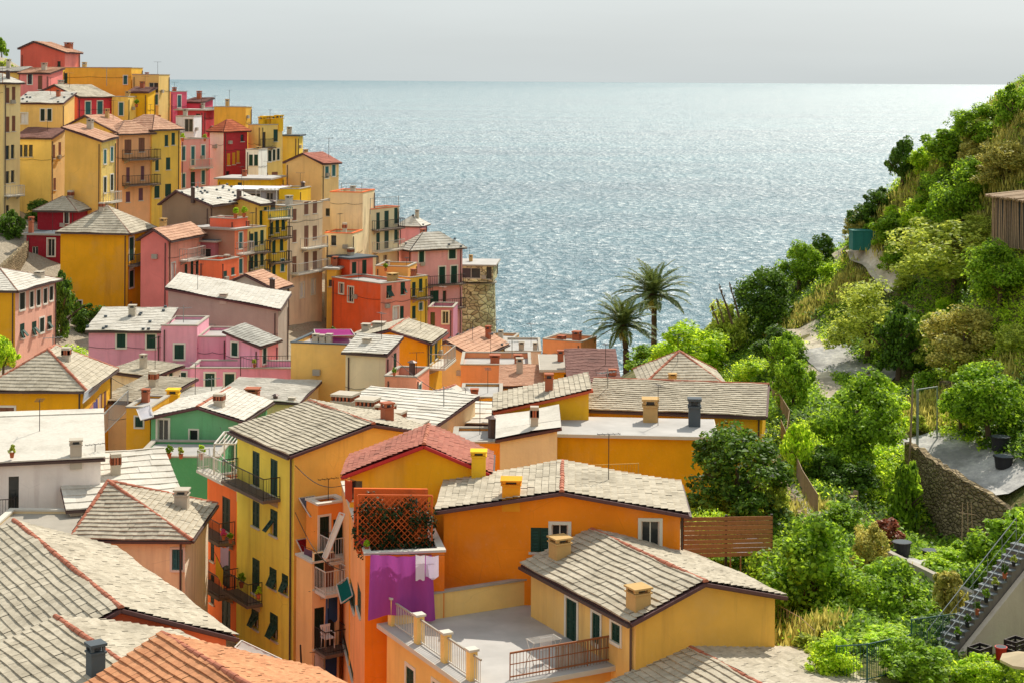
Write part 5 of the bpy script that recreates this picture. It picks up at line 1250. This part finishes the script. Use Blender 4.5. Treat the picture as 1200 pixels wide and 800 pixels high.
# ------------------------------------------------------------------ potted plants
pot_t = plain('pot_terracotta', (176,96,62), .85); pot_b = plain('pot_black', (40,40,44), .6)
POT = {}
def pot(label, px, py, D, hpx, kind='green', black=False, group=None, z=None):
    b = P(px, py, D); s_ = hpx*D/F
    e = empty('potted_plant', b, label, 'potted plant', group); key = black
    if key not in POT:
        m_ = MB(); m_.tube([(0,0,0),(0,0,.36),(0,0,.37),(0,0,.42)], [.14,.2,.23,.23], 10, pot_b if black else pot_t); o_ = m_.build('pot'); POT[key] = o_.data; bpy.data.objects.remove(o_)
    p = bpy.data.objects.new('pot', POT[key]); col.objects.link(p); p.parent = e; p.scale = (s_,)*3
    f = bpy.data.objects.new('foliage', crown_mesh('S', kind, int(px*3+py) % 3)); col.objects.link(f); f.parent = e; f.location = (0, 0, .72*s_); f.scale = (.34*s_, .34*s_, .36*s_); f.rotation_euler = (0, 0, px)
    return e
G1 = (97-4.4*0)
for lab, px, py, D, h, k in [('left potted plant on the green house terrace edge',188,537,96.8,13,'fresh'),('second potted plant on the green house terrace edge, below the dark door',198,537,96.8,15,'green'),
    ('right potted plant on the green house terrace edge',236,538,97,16,'fresh'),('potted plant at the window side of the green house terrace',212,537,96.8,13,'olive'),
    ('leafy pot on the iron balcony of the lemon house',283,688,82,16,'green'),('small pot at the end of the lower lemon house balcony',303,701,78.6,13,'fresh'),
    ('flower pot on the orange alley balcony',262,632,83.5,12,'flower'),('green pot on the orange alley balcony',270,636,83,12,'green'),
    ('potted bush on the pink terrace below the grey rooftop house',214,166,196,9,'fresh'),('right potted bush on the terrace below the grey rooftop house',240,166,199,8,'olive'),
    ('potted bush left of the bright yellow low house',160,126,203.5,9,'green'),('potted bush on the terrace left of the rose pink house',196,130,215,9,'olive'),
    ('leafy pot on the salmon walled terrace',276,256,158,12,'fresh'),('second leafy pot on the salmon walled terrace',286,255,158,12,'fresh'),
    ('pot on the balcony of the coral pink house',203,338,151,9,'green'),('plant on the peach pink terrace block',462,440,110.5,9,'green'),
    ('potted plant on the railed terrace near the doors',690,752,63.5,13,'green'),('flower pot on the trellis terrace edge',424,644,67,14,'flower'),
    ('yellow green pot on the trellis terrace corner',430,646,66.6,13,'fresh'),('potted plant on the pink lower terrace by the white railing',298,430,124,9,'olive'),
    ('pot on the ochre terrace behind the orange red roof',452,318,171.5,9,'green'),('potted shrub at the white house left edge',14,536,83,14,'olive')]:
    pot(lab, px, py, D, h, k)

def cable(label, a, b, sag):
    a, b = P(*a), P(*b); m_ = MB(); m_.tube([a.lerp(b, i/16)-Vector((0, 0, sag*math.sin(math.pi*i/16))) for i in range(17)], .018, 4, iron_m); tag(m_.build('cable', origin=a), label, 'cable')
cable('thin cable from the lemon house corner across to the mustard gable', (346,545,77.8), (410,566,73), .5)
cable('thin cable from the lemon house down to the peach alley wall', (346,600,77.8), (402,668,69.5), .6)
cable('thin cable from the green house to the lemon house eave', (258,500,101), (284,512,84), .7)
cable('long sagging cable over the village centre roofs', (448,405,117), (588,470,95.5), 1.2)
cable('cable between the ochre hipped roof and the small cream house', (127,440,109), (180,448,117), .5)

def rack():
    b = t8.pt(1.2, 3.3, zf); e = empty('drying_rack', b, 'white folding drying rack on the roof terrace behind the rusty rail', 'drying rack'); u, v = t8.u, t8.v; up = Vector((0, 0, 1))
    for s_ in (-1, 1):
        m_ = MB(); m_.bar(b+u*.3+v*.55*s_, b-u*.3+v*.55*s_+up*.85, .015, railw_m, 5); m_.bar(b-u*.3+v*.55*s_, b+u*.3+v*.55*s_+up*.85, .015, railw_m, 5); m_.build('leg', e, b)
    m_ = MB()
    for i in range(9): m_.bar(b+u*(.075*i-.3)+v*.6+up*.86, b+u*(.075*i-.3)-v*.6+up*.86, .009, railw_m, 4)
    for s_ in (-1, 1): m_.bar(b+u*.3+v*.55*s_+up*.86, b-u*.3+v*.55*s_+up*.86, .014, railw_m, 4)
    m_.build('top', e, b); m_ = MB(); m_.mesh([b+u*.1+v*.4+up*.88, b+u*.1-v*.1+up*.88, b+u*.14-v*.1+up*.4, b+u*.14+v*.4+up*.4], [(0, 1, 2, 3)], white_m); m_.build('cloth', e, b)
rack()
# ------------------------------------------------------------------ garden structures, right foreground
def slat_fence():
    a, b = P(800, 655, 72.5), P(904, 652, 74.5); o = a.copy(); d = (b-a).normalized(); L = (b-a).length; h = 1.75; n = Vector((d.y, -d.x, 0))
    e = empty('slat_fence', o, 'brown wooden fence of wide horizontal slats right of the orange house', 'fence'); m_ = plain('fence_wood', (176,116,76), .8, .3, 6)
    for k in (0, .48, 1):
        p = MB(); c = a+d*L*k; p.bar(c-Vector((0,0,1.5)), c+Vector((0,0,h+.12)), .07, iron_m); p.build('post', e, o)
    s_ = MB(); r = random.Random(1)
    for i in range(9):
        z = .08+i*h/9; s_.box(a+d*L/2+n*.07+Vector((0,0,z+.085)), d*L/2, n*.015, Vector((0,0,.082+r.uniform(-.005,.005))), m_)
    s_.build('slats', e, o)
slat_fence()
def bars(label, pts, h, mat, step=.13, name='railing', cat='railing', r0=.025, br=.011, posts=True):
    q = [P(*p) if p[2] else hit(p[0], p[1])[0] for p in pts]; o = q[0].copy(); e = empty(name, o, label, cat); up = Vector((0,0,h)); ba = MB()
    for a, b in zip(q, q[1:]):
        n = max(1, int((b-a).length/step))
        for i in range(n+1): p = a.lerp(b, i/n); ba.bar(p+up*.1, p+up, br, mat, 4)
    for nm_, k_, r_ in (('top_rail', 1, r0), ('bottom_rail', .1, r0*.8)): rl = MB(); rl.tube([p+up*k_ for p in q], r_, 4, mat); rl.build(nm_, e, o)
    ba.build('bars', e, o)
    if posts:
        for p in q: pm = MB(); pm.bar(p-Vector((0,0,.5)), p+up*1.03, r0*1.5, mat); pm.build('post', e, o)
    return e
gm = plain('rail_green', (52,92,88), .5, .15); galv = plain('rail_galvanised', (150,156,158), .4, .15, metal=.5)
bars('nearer green metal railing at the bottom right', [(980,806,None),(1016,801,None),(1066,790,None)], 1.35, gm, .12)
bars('farther green metal railing under the trimmed hedge', [(1068,764,None),(1122,755,None)], 1.2, gm, .12)
def stairs():
    n = 19; A = P(1108, 776, 64.5); B = P(1212, 652, 68.2); B.z = A.z+n*.178; run = Vector((B.x-A.x, B.y-A.y, 0)); d = run.normalized(); L = run.length; s_ = Vector((-d.y, d.x, 0))
    e = empty('garden_stairs', A, 'steep concrete garden stairs with pots, rising to the right edge', 'stairs'); fl = MB(); w_ = .9
    for i in range(n):
        p0, p1 = A+d*L*i/n, A+d*L*(i+1)/n; z = A.z+(i+1)*.178
        q = [p0, p1, p1+s_*w_, p0+s_*w_]
        fl.hexa([Vector((p.x, p.y, A.z-1.5)) for p in q], [Vector((p.x, p.y, z)) for p in q], plain('step_concrete', (120,112,104), .9, .25))
        fl.hexa([Vector((p.x, p.y, z+.002))-d*.03 for p in q], [Vector((p.x, p.y, z+.04))-d*.03 for p in q], plain('step_tread', (118,124,128), .8, .25))
    fl.build('flight', e, A); rl = MB()
    for side in (.06, w_-.06):
        a = A+s_*side; b = a+run+Vector((0,0,n*.178)); rl.bar(a+Vector((0,0,1.0)), b+Vector((0,0,1.0)), .020, galv); rl.bar(a+Vector((0,0,.55)), b+Vector((0,0,.55)), .010, galv)
        for i in range(0, 7): p = a.lerp(b, i/6); rl.bar(p, p+Vector((0,0,1.0)), .016, galv)
    rl.build('railing', e, A)
    r = random.Random(5)
    for i in range(2, 15, 2):
        p = A+d*L*(i+.5)/n+s_*.16; z = A.z+(i+1)*.178+.04; X = 600+F*p.x/p.y; Y = HOR+F*(CZ-z)/p.y
        nm = ['lowest','second lowest','third','fourth','fifth','sixth','highest'][(i-2)//2]
        pot('%s potted plant standing on the garden stairs, counted upward' % nm, X, Y, p.y, r.uniform(12, 15), ['green','deep','deep','green','olive','deep','olive'][(i-2)//2], black=i % 3 != 0)
    # grey block wall carrying the flight
    wl = MB(); q = [A+d*.6-s_*.05, A+run*1.3-s_*.05]; top = [A.z+.2, A.z+n*.178*1.3-.4]
    wl.prism([Vector((q[0].x, q[0].y, A.z-2.2)), Vector((q[1].x, q[1].y, A.z-2.2)), Vector((q[1].x, q[1].y, top[1])), Vector((q[0].x, q[0].y, top[0]))], -s_*.22, plaster((176,164,150)))
    tag(wl.build('stair_wall', origin=A), 'grey plastered triangular wall below the garden stairs', 'wall')
    return A, d, s_
SA, SD, SS = stairs()
def tub(label, px, py, D, h, w_, mat, name='bucket', cat='bucket', lid=False):
    b = P(px, py, D); m_ = MB(); m_.tube([b, b+Vector((0,0,h)), b+Vector((0,0,h+.01)), b+Vector((0,0,h+.06))], [w_*.42, w_*.5, w_*.56, w_*.56], 14, mat)
    m_.tube([b+Vector((0,0,h+.061)), b+Vector((0,0,h+.065))], [w_*.48, w_*.48], 14, roofdark_m if not lid else mat); return tag(m_.build(name, origin=b), label, cat)
red_m = plain('plastic_red', (196,52,40), .5, .1)
tub('red plastic tub against the stair wall, upper one', 1173, 772, 64.2, .42, .42, red_m)
tub('smaller red brown pot against the stair wall, lower one', 1155, 788, 63.4, .35, .36, pot_t, 'flower_pot', 'flower pot')
def crate(label, px, py, D, w_, h, mat):
    b = P(px, py, D); m_ = MB(); up = Vector((0,0,1)); x = SD; y = SS
    m_.box(b+up*.04, x*w_/2, y*w_*.35, up*.04, mat)
    for s_ in (-1, 1):
        for k in range(4): m_.box(b+up*(.1+h*k/4)+y*w_*.35*s_, x*w_/2, y*.02, up*h*.09, mat); m_.box(b+up*(.1+h*k/4)+x*w_/2*s_, x*.02, y*w_*.35, up*h*.09, mat)
        for t in (-1, 1): m_.box(b+up*h/2+x*w_*.49*s_+y*w_*.34*t, x*.03, y*.03, up*h/2, mat)
    return tag(m_.build('crate', origin=b), label, 'crate')
crate('dark slatted crate against the stair wall, left of the red tub', 1148, 776, 64.0, .75, .62, iron_m)
crate('dark slatted crate at the right photo edge beside the red tub', 1190, 768, 64.6, .7, .65, iron_m)
def parasol():
    b = P(1202, 812, 62.5); m_ = MB(); e = empty('parasol', b, 'pale flat parasol at the bottom right corner', 'parasol'); top = b+Vector((0,0,1.5)); m_.bar(b-Vector((0,0,.5)), top, .025, wood_m, 8); m_.build('pole', e, b)
    c = MB(); n = 8
    for i in range(n):
        a0, a1 = 2*math.pi*i/n, 2*math.pi*(i+1)/n; q = [top+Vector((math.cos(a)*.95, math.sin(a)*.95, -.26)) for a in (a0, a1)]
        c.poly([top, q[0], q[1]], cloth_mat('parasol', (226,206,176))); c.poly([q[0], q[0]-Vector((0,0,.1)), q[1]-Vector((0,0,.1)), q[1]], cloth_mat('parasol', (226,206,176)))
    c.build('canopy', e, b)
parasol()
# poles, gate frame, beam, sticks
def pole(label, a, b, r0, mat, name='pole', cat='pole', n=7):
    a, b = P(*a), P(*b); m_ = MB(); m_.tube([a, a.lerp(b, .5)+Vector((r0*.6, 0, 0)), b], [r0, r0*.9, r0*.7], n, mat); return tag(m_.build(name, origin=a), label, cat)
pole('tall weathered wooden pole at the corner of the retaining wall', (1060,625,93), (1070,443,93.5), .075, wood_m, 'wooden_pole', 'pole')
def gate():
    a, b = P(1075, 516, 97), P(1098, 512, 98); o = a.copy(); e = empty('gate_frame', o, 'bare grey metal gate frame standing on the gravel terrace', 'gate'); h = 2.9
    for p in (a, b): m_ = MB(); m_.bar(p-Vector((0,0,.3)), p+Vector((0,0,h)), .09 if p is a else .05, galv); m_.build('post', e, o)
    m_ = MB(); m_.bar(a+Vector((0,0,h)), b+Vector((0,0,h)), .05, galv); m_.bar(b+Vector((0,0,h*.8)), b+Vector((1.2,0,.9)), .03, iron_m); m_.build('beam', e, o)
gate()
def netting():
    a, b = P(1176, 412, 110), P(1212, 418, 107); o = a.copy(); e = empty('net_fence', o, 'tall dark green net on posts at the right edge', 'net fence'); h = 4.4; nm = plain('green_net', (58,92,72), .8); d = b-a
    for k in (0, .45, 1): m_ = MB(); p = a+d*k; m_.bar(p-Vector((0,0,.4)), p+Vector((0,0,h)), .05, iron_m); m_.build('post', e, o)
    m_ = MB()
    for i in range(24): p = a+d*i/23; m_.bar(p, p+Vector((0,0,h*.75)), .012, nm, 3)
    for i in range(36): z = h*.75*i/35; m_.bar(a+Vector((0,0,z)), b+Vector((0,0,z)), .012, nm, 3)
    m_.build('net', e, o)
netting()
def beam():
    a, b = P(956, 588, 87.5), P(1004, 577, 88.5); m_ = MB(); d = (b-a).normalized(); m_.box((a+b)/2, d*(b-a).length/2, Vector((-d.y, d.x, 0))*.14, Vector((0,0,.13)), wood_m); tag(m_.build('timber_beam', origin=a), 'long squared timber lying on the low mossy wall', 'timber')
beam()
pole('leaning blue grey plank below the timber beam', (972,632,84), (967,601,85), .11, plain('plank_blue', (150,166,180), .7), 'plank', 'plank', 4)
def tripod():
    b = P(1134, 652, 79); e = empty('bean_canes', b, 'bean canes tied in a row before the retaining wall', 'garden canes')
    for i, (x0, x1) in enumerate(((1127,1128),(1135,1134),(1141,1138))): m_ = MB(); m_.bar(P(x0, 654, 79), P(x1, 588, 79.3), .02, wood_m, 5); m_.build('cane', e, b)
    m_ = MB(); m_.bar(P(1124, 600, 79.2), P(1144, 603, 79.2), .015, wood_m, 4); m_.build('crossbar', e, b)
tripod()
for lab, px, py, h, k in [('large black planter under the bright citrus tree',1172,528,.75,1),('black planter in front of the large one on the gravel',1176,548,.6,1),('black water tub with pale rim on the vegetable bed',1057,652,.65,.8),('shallow black tub right of the water tub',1090,654,.35,.7)]:
    p, D = hit(px, py); tub(lab, px, py, D-.2, h, k, pot_b, 'planter', 'planter')
def shed():
    a, b = P(1163, 272, 112), P(1219, 282, 108); o = a.copy(); e = empty('stick_shed', o, 'hut of upright weathered sticks with flat twig roof, right edge', 'shed'); d = (b-a).normalized(); L = (b-a).length; n = Vector((d.y, -d.x, 0)); h = 2.35; r = random.Random(3)
    m_ = MB()
    for i in range(30): p = a+d*(L*i/29); q = n*r.uniform(-.04, .04); m_.bar(p+q-Vector((0,0,.8)), p+q+d*r.uniform(-.12,.12)+Vector((0,0,h+r.uniform(-.1,.1))), r.uniform(.035,.06), wood_m, 5)
    for i in range(12): p = a-n*(2.4*i/11); m_.bar(p-Vector((0,0,.8)), p+Vector((0,0,h)), .05, wood_m, 5)
    m_.build('wall', e, o); m_ = MB()
    for i in range(46): p = a+d*(L*i/45-.2)+n*.35+Vector((0,0,h+.02+r.uniform(-.04,.08))); m_.bar(p+n*r.uniform(0,.15), p-n*3+Vector((0,0,.2)), r.uniform(.05,.09), wood_m, 5)
    m_.build('roof', e, o); m_ = MB(); q = a-n*.25; m_.prism([q-Vector((0,0,.8)), q+d*L-Vector((0,0,.8)), q+d*L+Vector((0,0,h-.1)), q+Vector((0,0,h-.1))], -n*.1, roofdark_m); m_.build('gap_shade_panel', e, o)  # dark sheet added behind the sticks so the gaps look shaded
shed()
def tank():
    b = hit(1013, 293)[0]; m_ = MB(); up = Vector((0,0,1)); c = b+up*.75; x, y = Vector((1.1,0,0)), Vector((0,.8,0)); tm = plain('tank_teal', (40,116,110), .6)
    m_.box(c, x, y, up*.75, tm); m_.box(c+up*.80, x*1.06, y*1.06, up*.05, tm)
    for k in (-1, -.33, .33, 1): m_.box(c+x*k*.9-y*1.02, x*.04, y*.03, up*.7, tm)
    tag(m_.build('water_tank', origin=b), 'teal green ribbed box tank on the sea ridge', 'tank')
tank()
def agave(label, a, b, r0):
    a, b = P(*a), P(*b); e = empty('agave_stalk', a, label, 'agave stalk'); m_ = MB(); m_.tube([a, a.lerp(b, .5)+Vector((.06,0,0)), b], [r0, r0*.8, r0*.4], 6, bark_m); m_.build('stalk', e, a); m_ = MB(); r = random.Random(int(a.x*9))
    for i in range(7): t = .7+.3*i/6; p = a.lerp(b, t); an = i*2.4; L = .18*(1.25-t); q = p+Vector((math.cos(an)*L, math.sin(an)*L*.5, .15)); m_.bar(p, q, .03, bark_m, 4); m_.tube([q, q+Vector((0,0,.14))], [.05,.03], 5, bark_m)
    m_.build('seed_heads', e, a)
agave('tallest dry agave stalk, leaning left above the yellow green bush', (858,380,135), (843,337,135), .10)
agave('dry agave stalk leaning left, right of the tallest', (866,372,136), (855,335,136), .09)
agave('short dry agave stalk left of the tallest', (842,380,134), (834,362,134), .08)
agave('second short dry agave stalk between the others', (848,378,134), (840,354,134), .07)
# terracotta roofed hut half hidden beside the dark clipped tree
H('cream_house','small shaded hut with an open front below the dark clipped tree',(884,412),139,4,l=862,wr=3,wall=(176,150,130),roof=('shed',0,.3),tl='pink',wins='L873,422,12,16D')
# sheet metal and posts by the citrus tree
def sheet():
    q = [P(856,638,78), P(884,628,79.5), P(900,640,77), P(868,652,75.5)]; o = q[0].copy(); m_ = MB(); n = 24
    for i in range(n):
        a, b = q[0].lerp(q[1], i/n), q[0].lerp(q[1], (i+1)/n); c, d = q[3].lerp(q[2], (i+1)/n), q[3].lerp(q[2], i/n); z = Vector((0,0,.05 if i % 2 else 0)); z2 = Vector((0,0,0 if i % 2 else .05))
        m_.poly([a+z, b+z2, c+z2, d+z], galv)
    for p in q: m_.bar(p-Vector((0,0,1.6)), p, .04, wood_m)
    tag(m_.build('lean_to_roof', origin=o), 'grey corrugated sheet roof tucked under the citrus tree', 'corrugated roof')
sheet()
bars('thin wire fence on wooden posts beside the slate roof at the bottom', [(905,742,None),(922,752,None),(938,764,None),(954,778,None)], 1.2, wood_m, .5, 'wire_fence', 'fence', .012, .008)
bars('cane fence climbing beside the stepped path', [(915,520,None),(926,545,None),(940,580,None),(958,610,None)], 1.3, wood_m, .16, 'cane_fence', 'fence', .02, .02)
bars('rusty garden fence below the yellow gable end', [(905,470,None),(925,505,None),(922,530,None)], 1.2, wood_m, .2, 'cane_fence', 'fence', .02, .015)
# village odds and ends
bars('white roof terrace rail on top of the orange alley house', [(250,548,88),(278,575,84.4)], 1.0, railw_m, .3)
bars('white stair rail in front of the lemon house gable', [(372,604,79),(404,596,80.5)], 1.0, railw_m, .25)
bars('grey outdoor stair railing left of the small yellow house', [(112,520,97),(150,482,106)], 1.3, galv, .2)
bars('pale balustrade on the mustard terrace behind the stone roof', [(664,566,88),(748,563,88.2)], .9, plain('rail_yellowish', (206,170,90), .7), .14)
bars('grey terrace rail on the cream balconied house roof', [(434,246,182),(467,243,186)], 1.2, galv, .3)
bars('grey railing on top of the cream block tower', [(400,226,181),(424,226,181)], 1.0, galv, .5)
bars('dark railing along the lilac pink house terrace', [(282,432,123.6),(344,431,123.4)], .9, iron_m, .2)
def pergola(label, x0, x1, yb, yt, D, dp):
    a, b = P(x0, yb, D), P(x1, yb, D); o = a.copy(); h = (yb-yt)*D/F; e = empty('pergola', o, label, 'pergola'); m_ = MB(); y = Vector((0, dp, 0)); up = Vector((0,0,h))
    for p in (a, b, a+y, b+y): m_.bar(p, p+up, .05, railw_m)
    m_.build('post', e, o); m_ = MB()
    for p, q in ((a, b), (a+y, b+y), (a, a+y), (b, b+y)): m_.bar(p+up, q+up, .05, railw_m)
    for i in range(1, 5): p = a.lerp(b, i/5)+up; m_.bar(p, p+y, .03, railw_m)
    m_.build('beam', e, o)
pergola('white metal pergola on the orange alley house roof', 251, 275, 560, 520, 86, 3)
pergola('white pergola above the lemon yellow block terrace', 300, 324, 240, 223, 174, 3)
def chair():
    b = P(384, 758, 75.0); m_ = MB(); up = Vector((0,0,1)); u, v = Vector((.84,.54,0)), Vector((-.54,.84,0)); wm = plain('plastic_white', (228,226,226), .5, .05)
    e = empty('plastic_chair', b, 'white plastic chair on the lower alley balcony', 'chair')
    for s_ in (-1, 1):
        for t in (-1, 1): l_ = MB(); l_.bar(b+u*.22*s_+v*.22*t, b+u*.2*s_+v*.2*t+up*.44, .022, wm); l_.build('leg', e, b)
        l_ = MB(); l_.bar(b+u*.25*s_-v*.2+up*.65, b+u*.25*s_+v*.22+up*.65, .025, wm); l_.bar(b+u*.25*s_-v*.2+up*.44, b+u*.25*s_-v*.2+up*.65, .02, wm); l_.build('armrest', e, b)
    l_ = MB(); l_.box(b+up*.45, u*.24, v*.23, up*.02, wm); l_.build('seat', e, b); l_ = MB()
    for k in range(-2, 3): l_.box(b+up*.68+v*.25+u*.095*k, u*.03, v*.015, up*.22, wm)
    l_.box(b+up*.90+v*.26, u*.24, v*.02, up*.05, wm); l_.build('backrest', e, b)
chair()
def antenna(label, px, pyb, pyt, D):
    a, b = P(px, pyb, D), P(px, pyt, D); e = empty('tv_antenna', a, label, 'antenna'); m_ = MB(); m_.bar(a, b, .03, galv, 5); m_.build('mast', e, a); m_ = MB(); c = b-Vector((0,0,.2)); m_.bar(c-Vector((.5,.3,0)), c+Vector((.5,.3,0)), .02, galv, 4)
    for i in range(6): p = c+Vector((.5,.3,0))*(i/2.5-1); m_.bar(p-Vector((-.15,.25,0)), p+Vector((-.15,.25,0)), .012, galv, 3)
    m_.build('aerial', e, a)
for lab, px, yb, yt, D in [('antenna on the long flat yellow house, hilltop',125,101,79,206),('antenna on the ochre hipped roof at left',62,412,392,108),('antenna behind the green house roof',248,462,440,110),('antenna on the whitish vent chimney house',520,476,452,98),
     ('antenna on the yellow slab roofed house by the palms',712,460,432,100),('antenna on the brown gable building',232,236,212,166),('antenna on the lilac pink house roof',215,378,358,131),('antenna beside the peach house chimneys',600,420,398,132)]: antenna(lab, px, yb, yt, D)
for i, (lab, a, b) in enumerate([('brass street lamp post in the alley bottom', (352,795,72), (352,755,72))]): pole(lab, a, b, .05, iron_m, 'street_lamp', 'street lamp')
